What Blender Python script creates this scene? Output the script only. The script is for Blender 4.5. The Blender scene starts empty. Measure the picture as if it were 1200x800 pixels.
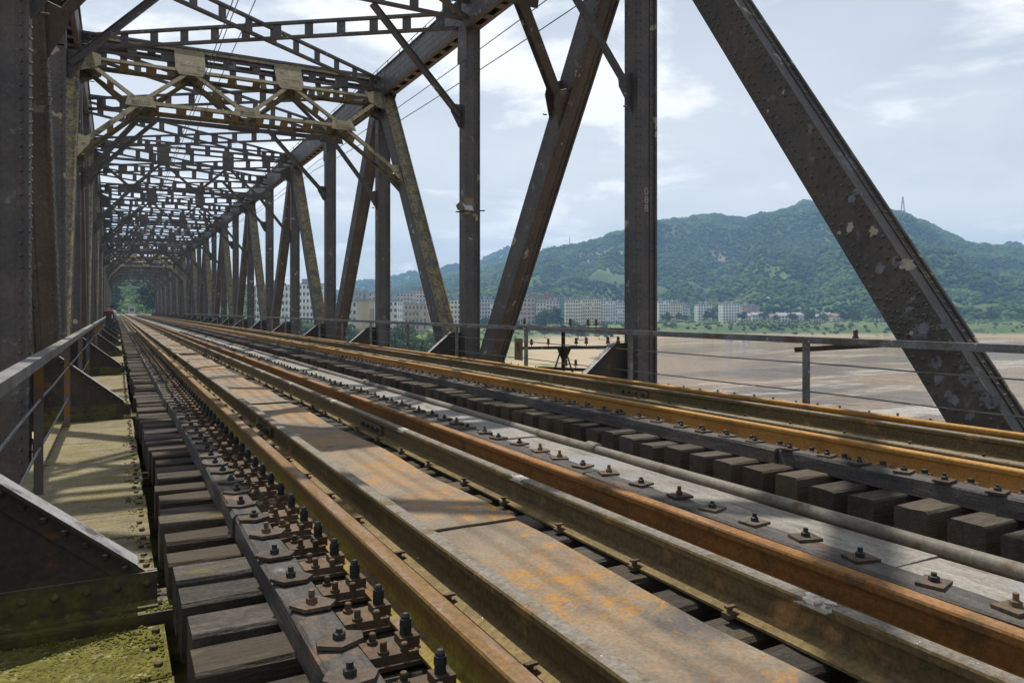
import bpy, math, random
import numpy as np
from mathutils import Vector, Matrix
random.seed(7)
rng = np.random.default_rng(11)
R = math.radians
S = bpy.context.scene
COL = S.collection

# ------------------------------------------------------------------ camera, sky, sun, exposure
F, VX, VY = 870.0, 136.0, 364.0            # focal length and track vanishing point of the photograph (1200 px wide)
TH = math.atan((600 - VX) / F)
sT, cT = math.sin(TH), math.cos(TH)
cd = bpy.data.cameras.new('camera'); cam = bpy.data.objects.new('camera', cd); COL.objects.link(cam)
cam.location = (0, 0, 1.0); cam.rotation_euler = (R(90), 0, -TH)
cd.sensor_width = 36; cd.lens = F / 1200 * 36; cd.shift_y = -(400 - VY) / 1200
cd.clip_start = 0.05; cd.clip_end = 30000
S.camera = cam

SUN_TO = Vector((0.015, 0.50, 1.0)).normalized()        # towards the sun
EL = math.asin(SUN_TO.z); AZ = math.atan2(SUN_TO.x, SUN_TO.y)
world = bpy.data.worlds.new('World'); S.world = world; world.use_nodes = True
wn = world.node_tree; wn.nodes.clear()
def W(t, **k):
    n = wn.nodes.new(t)
    for a, b in k.items(): setattr(n, a, b)
    return n
def wl(a, b): wn.links.new(a, b)
sky = W('ShaderNodeTexSky', sky_type='NISHITA', sun_disc=False, sun_elevation=EL, sun_rotation=AZ, air_density=1.2, dust_density=2.0, ozone_density=1.0)
tc = W('ShaderNodeTexCoord'); sx = W('ShaderNodeSeparateXYZ'); wl(tc.outputs['Generated'], sx.inputs[0])
zz = W('ShaderNodeMath', operation='ADD'); zz.inputs[1].default_value = 0.16
zm = W('ShaderNodeMath', operation='MAXIMUM'); zm.inputs[1].default_value = 0.0
wl(sx.outputs['Z'], zm.inputs[0]); wl(zm.outputs[0], zz.inputs[0])
dv = W('ShaderNodeVectorMath', operation='DIVIDE'); cb = W('ShaderNodeCombineXYZ')
for i in range(3): wl(zz.outputs[0], cb.inputs[i])
wl(tc.outputs['Generated'], dv.inputs[0]); wl(cb.outputs[0], dv.inputs[1])
def wnoise(scale, detail, rough, lo, hi, off=(0, 0, 0)):
    mp = W('ShaderNodeMapping'); mp.inputs['Location'].default_value = off; wl(dv.outputs[0], mp.inputs[0])
    n = W('ShaderNodeTexNoise'); n.inputs['Scale'].default_value = scale; n.inputs['Detail'].default_value = detail
    n.inputs['Roughness'].default_value = rough; n.inputs['Distortion'].default_value = 0.3; wl(mp.outputs[0], n.inputs['Vector'])
    m = W('ShaderNodeMapRange', interpolation_type='SMOOTHSTEP'); m.inputs['From Min'].default_value = lo; m.inputs['From Max'].default_value = hi
    wl(n.outputs['Fac'], m.inputs['Value']); return m.outputs[0]
def wmix(f, a, b):
    m = W('ShaderNodeMix', data_type='RGBA')
    if isinstance(f, float): m.inputs[0].default_value = f
    else: wl(f, m.inputs[0])
    for s, v in ((m.inputs[6], a), (m.inputs[7], b)):
        if isinstance(v, tuple): s.default_value = (*v, 1)
        else: wl(v, s)
    return m.outputs[2]
veil = wnoise(0.55, 5, 0.55, 0.12, 0.62, (3.1, 0.4, 0))
puff = wnoise(1.5, 9, 0.55, 0.51, 0.63, (1.3, 5.2, 0.7))
vl = W('ShaderNodeMath', operation='MULTIPLY'); vl.inputs[1].default_value = 0.45; wl(veil, vl.inputs[0])
c1 = wmix(vl.outputs[0], sky.outputs[0], (7.5, 7.9, 8.4))
hz = W('ShaderNodeMapRange', interpolation_type='SMOOTHSTEP'); hz.inputs['From Min'].default_value = 0.58; hz.inputs['From Max'].default_value = 0.02
hz.inputs['To Max'].default_value = 0.95; wl(sx.outputs['Z'], hz.inputs['Value'])
v2 = wnoise(0.8, 6, 0.55, 0.25, 0.66, (7.7, 2.1, 0)); v3 = W('ShaderNodeMapRange'); v3.inputs['To Min'].default_value = 0.5; v3.inputs['To Max'].default_value = 1.0; wl(v2, v3.inputs['Value'])
hm_ = W('ShaderNodeMath', operation='MULTIPLY'); wl(hz.outputs[0], hm_.inputs[0]); wl(v3.outputs[0], hm_.inputs[1]); c1 = wmix(hm_.outputs[0], c1, (11.0, 10.9, 10.7))
vm = W('ShaderNodeMath', operation='MULTIPLY'); vm.inputs[1].default_value = 0.9; wl(puff, vm.inputs[0])
c2 = wmix(vm.outputs[0], c1, (12.6, 12.5, 12.3))
bg = W('ShaderNodeBackground'); bg.inputs['Strength'].default_value = 0.1; wl(c2, bg.inputs['Color'])
wo = W('ShaderNodeOutputWorld'); wl(bg.outputs[0], wo.inputs['Surface'])

sd = bpy.data.lights.new('sun', 'SUN'); sd.energy = 5.0; sd.angle = R(0.6); sd.color = (1.0, 0.95, 0.86)
sun = bpy.data.objects.new('sun', sd); COL.objects.link(sun)
sun.rotation_euler = SUN_TO.to_track_quat('Z', 'Y').to_euler(); sun.location = (0, 40, 80)
S.view_settings.view_transform = 'Standard'; S.view_settings.look = 'None'
S.view_settings.exposure = 0.0; S.view_settings.gamma = 1.0; S.view_settings.use_curve_mapping = False
S.cycles.use_denoising = True; S.cycles.max_bounces = 6; S.cycles.volume_bounces = 0
S.cycles.diffuse_bounces = 3; S.cycles.glossy_bounces = 2

# ------------------------------------------------------------------ helpers
def at(u, v, D):
    """world point seen at photograph pixel (u, v) at forward depth D"""
    q = (u - 600) / F; w = (VY - v) / F
    return Vector((D * (sT + q * cT), D * (cT - q * sT), D * w + 1.0))

def tag(o, label=None, cat=None, group=None, kind=None):
    if label: o['label'] = label
    if cat: o['category'] = cat
    if group: o['group'] = group
    if kind: o['kind'] = kind
    return o
def empty(name, loc, label, cat, group=None, rz=0.0):
    o = bpy.data.objects.new(name, None); COL.objects.link(o); o.location = loc; o.rotation_euler = (0, 0, rz)
    o.empty_display_size = 0.2
    return tag(o, label, cat, group)
def link(name, mesh, parent=None, loc=(0, 0, 0), kind=None, keep=False):
    """mesh object; with keep=True LOC is a world location although parented"""
    o = bpy.data.objects.new(name, mesh); COL.objects.link(o)
    if parent is not None:
        o.parent = parent
        if keep:
            p = Vector((0, 0, 0)); q = parent
            while q is not None: p = p + q.location; q = q.parent
            loc = Vector(loc) - p
    o.location = loc
    if kind: o['kind'] = kind
    return o

class MB:
    def __init__(s): s.v = []; s.f = []; s.m = []
    def add(s, vs, fs, mi=0):
        n = len(s.v); s.v.extend([tuple(p) for p in vs]); s.f.extend([tuple(i + n for i in f) for f in fs]); s.m.extend([mi] * len(fs))
    BF = ((0, 3, 2, 1), (4, 5, 6, 7), (0, 1, 5, 4), (1, 2, 6, 5), (2, 3, 7, 6), (3, 0, 4, 7))
    def box(s, x0, x1, y0, y1, z0, z1, mi=0):
        s.add([(x0, y0, z0), (x1, y0, z0), (x1, y1, z0), (x0, y1, z0), (x0, y0, z1), (x1, y0, z1), (x1, y1, z1), (x0, y1, z1)], s.BF, mi)
    def bar(s, a, b, w, h, up=(0, 0, 1), mi=0, ow=0.0, oh=0.0):
        """box along a->b, width w (side), height h (towards up), shifted by ow/oh"""
        a = Vector(a); b = Vector(b); d = (b - a).normalized(); side = d.cross(Vector(up))
        if side.length < 1e-5: side = d.cross(Vector((1, 0, 0)))
        side.normalize(); u = side.cross(d)
        vs = []
        for p in (a, b):
            for i, j in ((-1, -1), (1, -1), (1, 1), (-1, 1)):
                vs.append(p + side * (ow + i * w / 2) + u * (oh + j * h / 2))
        s.add(vs, ((0, 1, 2, 3), (7, 6, 5, 4), (0, 4, 5, 1), (1, 5, 6, 2), (2, 6, 7, 3), (3, 7, 4, 0)), mi)
    def tube(s, pts, rads, n=8, mi=0, cap=True):
        pts = [Vector(p) for p in pts]
        if isinstance(rads, (int, float)): rads = [rads] * len(pts)
        vs = []; ref = None
        for i, p in enumerate(pts):
            d = (pts[min(i + 1, len(pts) - 1)] - pts[max(i - 1, 0)]).normalized()
            if ref is None: ref = Vector((0, 0, 1)) if abs(d.z) < 0.9 else Vector((1, 0, 0))
            a = d.cross(ref).normalized(); b = d.cross(a)
            for k in range(n):
                t = 2 * math.pi * k / n; vs.append(p + (a * math.cos(t) + b * math.sin(t)) * rads[i])
        fs = []
        for i in range(len(pts) - 1):
            for k in range(n):
                fs.append((i * n + k, i * n + (k + 1) % n, (i + 1) * n + (k + 1) % n, (i + 1) * n + k))
        if cap: fs.append(tuple(range(n))); fs.append(tuple(reversed(range((len(pts) - 1) * n, len(pts) * n))))
        s.add(vs, fs, mi)
    def prism(s, poly, ax, lo, hi, mi=0):
        """polygon extruded along axis ax ('x','y','z')"""
        def P(a, b, c): return {'x': (c, a, b), 'y': (a, c, b), 'z': (a, b, c)}[ax]
        n = len(poly)
        vs = [P(a, b, lo) for a, b in poly] + [P(a, b, hi) for a, b in poly]
        fs = [tuple(range(n)), tuple(reversed(range(n, 2 * n)))] + [(i, i + n, (i + 1) % n + n, (i + 1) % n) for i in range(n)]
        s.add(vs, fs, mi)
    def dome(s, p, nrm, r, h=None, n=6, mi=0):
        p = Vector(p); nrm = Vector(nrm).normalized(); h = h or r * 0.7
        a = nrm.orthogonal().normalized(); b = nrm.cross(a); vs = []
        for rr, hh in ((1.0, 0.0), (0.72, 0.75)):
            for k in range(n):
                t = 2 * math.pi * k / n; vs.append(p + (a * math.cos(t) + b * math.sin(t)) * r * rr + nrm * h * hh)
        vs.append(p + nrm * h)
        fs = [(k, (k + 1) % n, n + (k + 1) % n, n + k) for k in range(n)] + [(n + k, n + (k + 1) % n, 2 * n) for k in range(n)]
        s.add(vs, fs, mi)
    def mesh(s, name, mats, smooth=False, recalc=True):
        me = bpy.data.meshes.new(name); me.from_pydata(s.v, [], s.f)
        for m in (mats if isinstance(mats, (list, tuple)) else [mats]): me.materials.append(m)
        if any(s.m): me.polygons.foreach_set('material_index', s.m)
        if recalc:
            import bmesh
            bm = bmesh.new(); bm.from_mesh(me); bmesh.ops.recalc_face_normals(bm, faces=bm.faces); bm.to_mesh(me); bm.free()
        if smooth: me.polygons.foreach_set('use_smooth', [True] * len(me.polygons))
        me.update(); return me
def npmesh(name, V, T, mat, smooth=True):
    """mesh from numpy triangles or quads"""
    me = bpy.data.meshes.new(name); k = T.shape[1]
    me.vertices.add(len(V)); me.vertices.foreach_set('co', V.astype(np.float32).ravel())
    me.loops.add(T.size); me.loops.foreach_set('vertex_index', T.astype(np.int32).ravel())
    me.polygons.add(len(T)); me.polygons.foreach_set('loop_start', np.arange(0, T.size, k, dtype=np.int32))
    me.polygons.foreach_set('use_smooth', np.full(len(T), smooth))
    me.materials.append(mat); me.update(calc_edges=True); return me
def copy_tree(o, parent=None, loc=None):
    c = o.copy(); COL.objects.link(c)
    if parent is not None: c.parent = parent
    if loc is not None: c.location = loc
    for ch in o.children: copy_tree(ch, c)
    return c

# ------------------------------------------------------------------ materials (world-space procedural)
def surf(name, ca, cb_, scale=3.0, vec=(1, 1, 1), layers=(), rough=0.75, bump=None, rand=0.0, spec=0.3, detail=5, rand_hue=None, grit=0.0, gs=90.0):
    m = bpy.data.materials.new(name); m.use_nodes = True; t = m.node_tree; N = t.nodes; L = t.links
    bs = N['Principled BSDF']; bs.inputs['Roughness'].default_value = rough; bs.inputs['Specular IOR Level'].default_value = spec
    geo = N.new('ShaderNodeNewGeometry')
    def noise(sc, vec, det=5, seed=0.0, rg=0.6):
        mp = N.new('ShaderNodeMapping'); mp.inputs['Scale'].default_value = vec; mp.inputs['Location'].default_value = (seed * 3.7, seed * 5.3, seed * 1.9)
        L.new(geo.outputs['Position'], mp.inputs[0])
        n = N.new('ShaderNodeTexNoise'); n.inputs['Scale'].default_value = sc; n.inputs['Detail'].default_value = det; n.inputs['Roughness'].default_value = rg
        L.new(mp.outputs[0], n.inputs['Vector']); return n.outputs['Fac']
    def rngm(val, lo, hi):
        r = N.new('ShaderNodeMapRange'); r.interpolation_type = 'SMOOTHSTEP'; r.inputs['From Min'].default_value = lo; r.inputs['From Max'].default_value = hi
        L.new(val, r.inputs['Value']); return r.outputs[0]
    def mix(f, a, b, mode='MIX'):
        x = N.new('ShaderNodeMix'); x.data_type = 'RGBA'; x.blend_type = mode
        if isinstance(f, float): x.inputs[0].default_value = f
        else: L.new(f, x.inputs[0])
        for s_, v in ((x.inputs[6], a), (x.inputs[7], b)):
            if isinstance(v, tuple): s_.default_value = (*v, 1)
            else: L.new(v, s_)
        return x.outputs[2]
    c = mix(rngm(noise(scale, vec, detail, 1.0), 0.32, 0.68), ca, cb_)
    for i, l in enumerate(layers):
        f = rngm(noise(l['s'], l.get('vec', (1, 1, 1)), l.get('d', 5), 2.0 + i + l.get('seed', 0), l.get('rg', 0.6)), l['lo'], l['hi'])
        if 'up' in l:
            sep = N.new('ShaderNodeSeparateXYZ'); L.new(geo.outputs['Normal'], sep.inputs[0])
            mu = N.new('ShaderNodeMath'); mu.operation = 'MULTIPLY'; L.new(f, mu.inputs[0]); L.new(rngm(sep.outputs['Z'], *l['up']), mu.inputs[1]); f = mu.outputs[0]
        if 'zr' in l:
            sep = N.new('ShaderNodeSeparateXYZ'); L.new(geo.outputs['Position'], sep.inputs[0])
            mu = N.new('ShaderNodeMath'); mu.operation = 'MULTIPLY'; L.new(f, mu.inputs[0]); L.new(rngm(sep.outputs['Z'], *l['zr']), mu.inputs[1]); f = mu.outputs[0]
        if 'm' in l:
            mu = N.new('ShaderNodeMath'); mu.operation = 'MULTIPLY'; L.new(f, mu.inputs[0]); L.new(rngm(noise(l['m'][0], (1, 1, 1), 3, 21.0 + i), l['m'][1], l['m'][2]), mu.inputs[1]); f = mu.outputs[0]
        if 'ctr' in l:
            sub = N.new('ShaderNodeVectorMath'); sub.operation = 'DISTANCE'; sub.inputs[1].default_value = l['ctr'][:3]; L.new(geo.outputs['Position'], sub.inputs[0])
            mu = N.new('ShaderNodeMath'); mu.operation = 'MULTIPLY'; L.new(f, mu.inputs[0]); L.new(rngm(sub.outputs['Value'], l['ctr'][3], l['ctr'][3] * 0.6), mu.inputs[1]); f = mu.outputs[0]
        if 'amt' in l:
            mu = N.new('ShaderNodeMath'); mu.operation = 'MULTIPLY'; L.new(f, mu.inputs[0]); mu.inputs[1].default_value = l['amt']; f = mu.outputs[0]
        c = mix(f, c, l['c'])
    if grit:
        gm_ = N.new('ShaderNodeMapRange'); gm_.inputs['From Min'].default_value = 0.32; gm_.inputs['From Max'].default_value = 0.68; gm_.inputs['To Min'].default_value = 1 - grit; gm_.inputs['To Max'].default_value = 1 + grit * 0.8
        L.new(noise(gs, (1, 1, 1), 6, 13.0, 0.75), gm_.inputs['Value']); gv = N.new('ShaderNodeVectorMath'); gv.operation = 'SCALE'; L.new(c, gv.inputs[0]); L.new(gm_.outputs[0], gv.inputs['Scale']); c = gv.outputs[0]
    if rand:
        oi = N.new('ShaderNodeObjectInfo'); rr = N.new('ShaderNodeMapRange'); rr.inputs['To Min'].default_value = 1 - rand; rr.inputs['To Max'].default_value = 1 + rand
        L.new(oi.outputs['Random'], rr.inputs['Value']); vm_ = N.new('ShaderNodeVectorMath'); vm_.operation = 'SCALE'
        L.new(c, vm_.inputs[0]); L.new(rr.outputs[0], vm_.inputs['Scale']); c = vm_.outputs[0]
        if rand_hue:
            w = N.new('ShaderNodeTexWhiteNoise'); w.noise_dimensions = '1D'; L.new(oi.outputs['Random'], w.inputs['W'])
            mm = N.new('ShaderNodeMath'); mm.operation = 'MULTIPLY'; mm.inputs[1].default_value = 0.55; L.new(w.outputs['Value'], mm.inputs[0])
            c = mix(mm.outputs[0], c, rand_hue)
    L.new(c, bs.inputs['Base Color'])
    if bump:
        h = None
        for sc, st, v in bump:
            b = N.new('ShaderNodeBump'); b.inputs['Strength'].default_value = st; b.inputs['Distance'].default_value = 0.4 / sc
            L.new(noise(sc, v, 4, 9.0), b.inputs['Height'])
            if h is not None: L.new(h, b.inputs['Normal'])
            h = b.outputs[0]
        L.new(h, bs.inputs['Normal'])
    return m
def flat(name, col, rough=0.7, **k):
    return surf(name, tuple(x * 0.85 for x in col), tuple(min(1, x * 1.12) for x in col), 6.0, rough=rough, **k)

STEEL = surf('truss_steel', (0.0674, 0.0650, 0.0665), (0.1033, 0.0959, 0.0892), 1.3, layers=(
    dict(c=(0.085, 0.058, 0.032), s=1.6, lo=0.55, hi=0.75, vec=(1, 1, 0.35), amt=0.6),
    dict(c=(0.055, 0.05, 0.047), s=6.0, lo=0.55, hi=0.75, amt=0.6),
    dict(c=(0.36, 0.32, 0.24), s=2.4, lo=0.685, hi=0.70, seed=3, d=2),
    dict(c=(0.19, 0.20, 0.215), s=3.3, lo=0.62, hi=0.70, seed=5, d=4, amt=0.75),
    dict(c=(0.27, 0.205, 0.07), s=3.0, lo=0.34, hi=0.60, up=(0.22, 0.42), amt=0.85), dict(c=(0.07, 0.055, 0.03), s=9.0, lo=0.48, hi=0.62, up=(0.22, 0.42), amt=0.85, d=8), dict(c=(0.40, 0.36, 0.26), s=11.0, lo=0.66, hi=0.70, up=(0.22, 0.42), seed=4)), rough=0.55, bump=[(14, 0.12, (1, 1, 1))], spec=0.4, grit=0.3, gs=18)
STEELN = surf('bare_diagonal_steel', (0.0634, 0.0570, 0.0528), (0.0930, 0.0781, 0.0613), 1.5, layers=(
    dict(c=(0.085, 0.058, 0.030), s=1.4, lo=0.50, hi=0.72, vec=(1, 1, 0.6), amt=0.6), dict(c=(0.36, 0.31, 0.21), s=3.0, lo=0.66, hi=0.69, seed=3, d=3, up=(0.2, 0.45)),
    dict(c=(0.17, 0.175, 0.185), s=3.3, lo=0.60, hi=0.70, seed=5, d=4, amt=0.7), dict(c=(0.035, 0.03, 0.028), s=8.0, lo=0.55, hi=0.72, amt=0.7)), rough=0.55, bump=[(14, 0.12, (1, 1, 1))], spec=0.4, grit=0.3, gs=18)
BROWN = surf('lower_steel', (0.0480, 0.0416, 0.0352), (0.0720, 0.0496, 0.0272), 1.8, layers=(
    dict(c=(0.17, 0.085, 0.030), s=2.5, lo=0.55, hi=0.75, vec=(1, 1, 0.5)),
    dict(c=(0.26, 0.28, 0.30), s=2.6, lo=0.62, hi=0.68, seed=4, d=3),
    dict(c=(0.45, 0.43, 0.36), s=3.0, lo=0.70, hi=0.72, seed=8, d=2),
    dict(c=(0.20, 0.19, 0.03), s=5.0, lo=0.35, hi=0.6, up=(0.3, 0.6), amt=0.8)), rough=0.6, bump=[(18, 0.15, (1, 1, 1))], grit=0.35, gs=18)
OLIVE = surf('portal_steel', (0.1736, 0.1424, 0.0694), (0.2222, 0.1910, 0.1111), 3.0, layers=(
    dict(c=(0.06, 0.048, 0.03), s=3.0, lo=0.50, hi=0.68, d=8), dict(c=(0.42, 0.39, 0.33), s=4.0, lo=0.68, hi=0.72, seed=2)), rough=0.7, bump=[(20, 0.15, (1, 1, 1))], grit=0.4, gs=10)
BRACKET = surf('bracket_steel', (0.0467, 0.0425, 0.0408), (0.0680, 0.0544, 0.0391), 2.2, layers=(
    dict(c=(0.18, 0.07, 0.035), s=4.0, lo=0.60, hi=0.72), dict(c=(0.20, 0.185, 0.05), s=9.0, lo=0.48, hi=0.66, up=(0.9, 0.99)), dict(c=(0.30, 0.30, 0.30), s=5.0, lo=0.30, hi=0.5, up=(0.45, 0.6), zr=(-0.30, -0.22)),
    dict(c=(0.15, 0.135, 0.028), s=4.0, lo=0.38, hi=0.62, zr=(-0.20, -0.30), amt=0.85)), rough=0.6, bump=[(22, 0.15, (1, 1, 1))], grit=0.35, gs=30)
GREYPAINT = surf('worn_grey_paint', (0.13, 0.13, 0.13), (0.21, 0.21, 0.205), 4.0, layers=(
    dict(c=(0.13, 0.09, 0.055), s=4.5, lo=0.50, hi=0.66, vec=(1, 0.5, 1)), dict(c=(0.45, 0.45, 0.45), s=7.0, lo=0.62, hi=0.7)), rough=0.5, bump=[(30, 0.2, (1, 1, 1))], grit=0.4, gs=40)
RUSTPOST = surf('rusty_post', (0.12, 0.12, 0.12), (0.09, 0.075, 0.06), 2.5, layers=(dict(c=(0.20, 0.10, 0.03), s=3.0, lo=0.46, hi=0.62),), rough=0.7)
RAIL = surf('running_rail_rust', (0.1515, 0.0824, 0.0275), (0.1973, 0.1127, 0.0306), 5.0, (4, 0.4, 4), layers=(
    dict(c=(0.24, 0.19, 0.025), s=4.0, lo=0.32, hi=0.6, zr=(-0.06, -0.14), amt=0.95), dict(c=(0.225, 0.15, 0.105), s=8.0, lo=0.40, hi=0.66, up=(0.85, 0.97), vec=(2, 0.3, 1))), rough=0.72, bump=[(55, 0.45, (1, 0.6, 1)), (150, 0.4, (1, 1, 1))], spec=0.25, grit=0.4, gs=45)
RAILRED = surf('red_rust_rail', (0.2053, 0.0958, 0.0286), (0.2678, 0.1250, 0.0319), 4.0, (4, 0.4, 4), layers=(
    dict(c=(0.29, 0.17, 0.10), s=8.0, lo=0.42, hi=0.66, up=(0.85, 0.97), vec=(2, 0.3, 1)), dict(c=(0.12, 0.075, 0.03), s=7.0, lo=0.52, hi=0.72)), rough=0.72, bump=[(55, 0.45, (1, 0.6, 1)), (150, 0.4, (1, 1, 1))], spec=0.25, grit=0.4, gs=45)
RAILOR = surf('orange_rust_rail', (0.3600, 0.1800, 0.0405), (0.4230, 0.2250, 0.0540), 4.0, (4, 0.4, 4), layers=(
    dict(c=(0.24, 0.12, 0.03), s=5.0, lo=0.52, hi=0.75),), rough=0.6, bump=[(60, 0.1, (1, 0.3, 1))], grit=0.35, gs=40)
GUARD = surf('guard_rust_web_shade', (0.1155, 0.0836, 0.0357), (0.1485, 0.1071, 0.0467), 4.0, (3, 0.5, 3), layers=(  # rust; web left darker than foot and head, its shade put into the colour
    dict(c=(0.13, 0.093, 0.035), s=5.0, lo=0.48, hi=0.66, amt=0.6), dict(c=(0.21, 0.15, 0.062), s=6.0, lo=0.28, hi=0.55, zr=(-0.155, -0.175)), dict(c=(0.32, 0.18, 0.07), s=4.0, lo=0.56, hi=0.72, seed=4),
    dict(c=(0.20, 0.175, 0.145), s=9.0, lo=0.30, hi=0.55, up=(0.6, 0.9), zr=(-0.06, -0.05)), dict(c=(0.7, 0.68, 0.62), s=38.0, lo=0.69, hi=0.72, up=(0.5, 0.9))), rough=0.8, bump=[(50, 0.5, (1, 1, 1)), (140, 0.4, (1, 1, 1))], grit=0.45, gs=40)
SLEEP = surf('sleeper_timber', (0.0459, 0.0404, 0.0355), (0.0826, 0.0723, 0.0612), 9.0, (0.6, 2, 2), layers=(
    dict(c=(0.045, 0.04, 0.036), s=14.0, lo=0.56, hi=0.68, vec=(0.25, 4, 4)), dict(c=(0.22, 0.195, 0.165), s=6.0, lo=0.62, hi=0.78, vec=(0.7, 2, 2), up=(0.6, 0.9), amt=0.7),
    dict(c=(0.10, 0.095, 0.02), s=3.0, lo=0.58, hi=0.70, amt=0.6)), rough=0.9, bump=[(22, 0.7, (0.35, 3, 3)), (70, 0.6, (1, 1, 1))], rand=0.5, rand_hue=(0.115, 0.088, 0.058), spec=0.2, grit=0.4, gs=50)
TIMBER = surf('guard_timber_wood', (0.0583, 0.0535, 0.0495), (0.1030, 0.0927, 0.0838), 7.0, (3, 0.3, 3), layers=(
    dict(c=(0.055, 0.047, 0.043), s=16.0, lo=0.58, hi=0.72, vec=(3, 0.3, 3), amt=0.7), dict(c=(0.33, 0.33, 0.33), s=5.0, lo=0.64, hi=0.76, seed=6, up=(0.6, 0.9)), dict(c=(0.2, 0.12, 0.07), s=3.0, lo=0.58, hi=0.75)), rough=0.85, bump=[(22, 0.45, (4, 0.25, 4)), (60, 0.5, (1, 1, 1))], rand=0.2, grit=0.4, gs=50)
PLANK = surf('pale_plank', (0.195, 0.178, 0.15), (0.275, 0.255, 0.22), 5.0, (2, 0.4, 2), layers=(
    dict(c=(0.13, 0.112, 0.092), s=7.0, lo=0.50, hi=0.7, vec=(2, 0.4, 2)), dict(c=(0.24, 0.24, 0.25), s=1.2, lo=0.5, hi=0.65)), rough=0.8, bump=[(30, 0.4, (3, 0.3, 3))], rand=0.12, grit=0.35, gs=50)
PLATE = surf('deck_plate_steel', (0.1767, 0.1435, 0.1056), (0.2565, 0.2028, 0.1408), 2.2, layers=(
    dict(c=(0.27, 0.185, 0.115), s=1.5, lo=0.45, hi=0.62, d=8, amt=0.8), dict(c=(0.085, 0.082, 0.080), s=2.0, lo=0.50, hi=0.70, seed=7, d=7, amt=0.85),
    dict(c=(0.37, 0.19, 0.042), s=7.0, lo=0.50, hi=0.545, d=12, rg=0.8, m=(0.9, 0.45, 0.60)), dict(c=(0.30, 0.15, 0.05), s=16.0, lo=0.55, hi=0.60, d=10, rg=0.8, seed=2, m=(1.4, 0.40, 0.62)),
    dict(c=(0.55, 0.54, 0.52), s=45.0, lo=0.735, hi=0.75, seed=9)), rough=0.8, bump=[(60, 0.6, (1, 1, 1)), (2.0, 0.25, (1, 1, 1))], rand=0.12, grit=0.3, gs=60)
RUST = surf('fastener_rust', (0.095, 0.064, 0.040), (0.15, 0.102, 0.060), 20.0, layers=(dict(c=(0.10, 0.075, 0.055), s=30.0, lo=0.5, hi=0.7), dict(c=(0.20, 0.085, 0.035), s=15.0, lo=0.6, hi=0.75)), rough=0.8, bump=[(120, 0.3, (1, 1, 1))], rand=0.3, grit=0.45, gs=90)
WASHM = surf('washer_steel', (0.070, 0.055, 0.042), (0.115, 0.085, 0.060), 18.0, layers=(dict(c=(0.16, 0.085, 0.04), s=14.0, lo=0.56, hi=0.72),), rough=0.85, bump=[(110, 0.4, (1, 1, 1))], rand=0.3, grit=0.4, gs=70)
BLACK = surf('black_bolt', (0.022, 0.022, 0.024), (0.05, 0.048, 0.045), 30.0, rough=0.55)
PIPE = surf('conduit_steel', (0.13, 0.115, 0.088), (0.19, 0.17, 0.135), 5.0, (2, 0.5, 2), layers=(dict(c=(0.12, 0.075, 0.04), s=6.0, lo=0.55, hi=0.7),), rough=0.65, grit=0.35, gs=40)
WALK = surf('mossy_walkway', (0.20, 0.165, 0.095), (0.28, 0.235, 0.14), 9.0, (0.7, 3, 1), layers=(
    dict(c=(0.10, 0.085, 0.058), s=22.0, lo=0.50, hi=0.68, vec=(0.35, 4, 1)), dict(c=(0.17, 0.15, 0.045), s=2.2, lo=0.50, hi=0.70, amt=0.6),
    dict(c=(0.19, 0.185, 0.03), s=9.0, lo=0.58, hi=0.70, seed=4, amt=0.7)), rough=0.95, bump=[(30, 0.8, (0.3, 4, 1)), (80, 0.6, (1, 1, 1))], rand=0.12, grit=0.4, gs=60)
WALKM = surf('deep_moss_walkway', (0.1020, 0.0935, 0.0221), (0.1530, 0.1403, 0.0289), 14.0, layers=(dict(c=(0.27, 0.235, 0.15), s=18.0, lo=0.54, hi=0.66), dict(c=(0.055, 0.055, 0.014), s=24.0, lo=0.55, hi=0.7)), rough=1.0, bump=[(40, 1.0, (1, 1, 1)), (120, 0.8, (1, 1, 1))], grit=0.55, gs=60)
WIRE = flat('wire', (0.06, 0.06, 0.065), 0.5)
WHITE = surf('white_paint', (0.40, 0.37, 0.31), (0.52, 0.49, 0.42), 25.0, layers=(dict(c=(0.18, 0.15, 0.12), s=30.0, lo=0.5, hi=0.6),), rough=0.7)
NUMBER = flat('number_paint', (0.30, 0.31, 0.31))
DARKSIGN = flat('sign_ink', (0.05, 0.04, 0.035))
SIGN = surf('sign_plate', (0.26, 0.19, 0.085), (0.33, 0.24, 0.11), 6.0, rough=0.7)
INSUL = flat('insulator_porcelain', (0.10, 0.055, 0.03), 0.25)
GLASS = flat('lamp_glass', (0.35, 0.36, 0.36), 0.1)
LAMPB = flat('lamp_body', (0.15, 0.115, 0.07), 0.5)

# ------------------------------------------------------------------ layout constants (rail top = 0, x across, y along the bridge)
XI_L, XI_R = -0.95, 8.42      # inner faces of the two trusses
MW = 0.45                     # width of members across the truss plane
Y0, P = 11.1, 7.6             # first column ahead, panel length
ZT, ZB = 9.17, -2.27          # chord centre lines
I0, I1 = -8, 25
XC = (XI_L + XI_R) / 2
def Yi(i): return Y0 + P * i
WZ = -0.42                    # walkway level
SL = 0.318                    # sleeper spacing
SLY0 = 2.99 + 0.1 - 9 * SL    # centre of first sleeper
YEND = Yi(I1)

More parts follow.
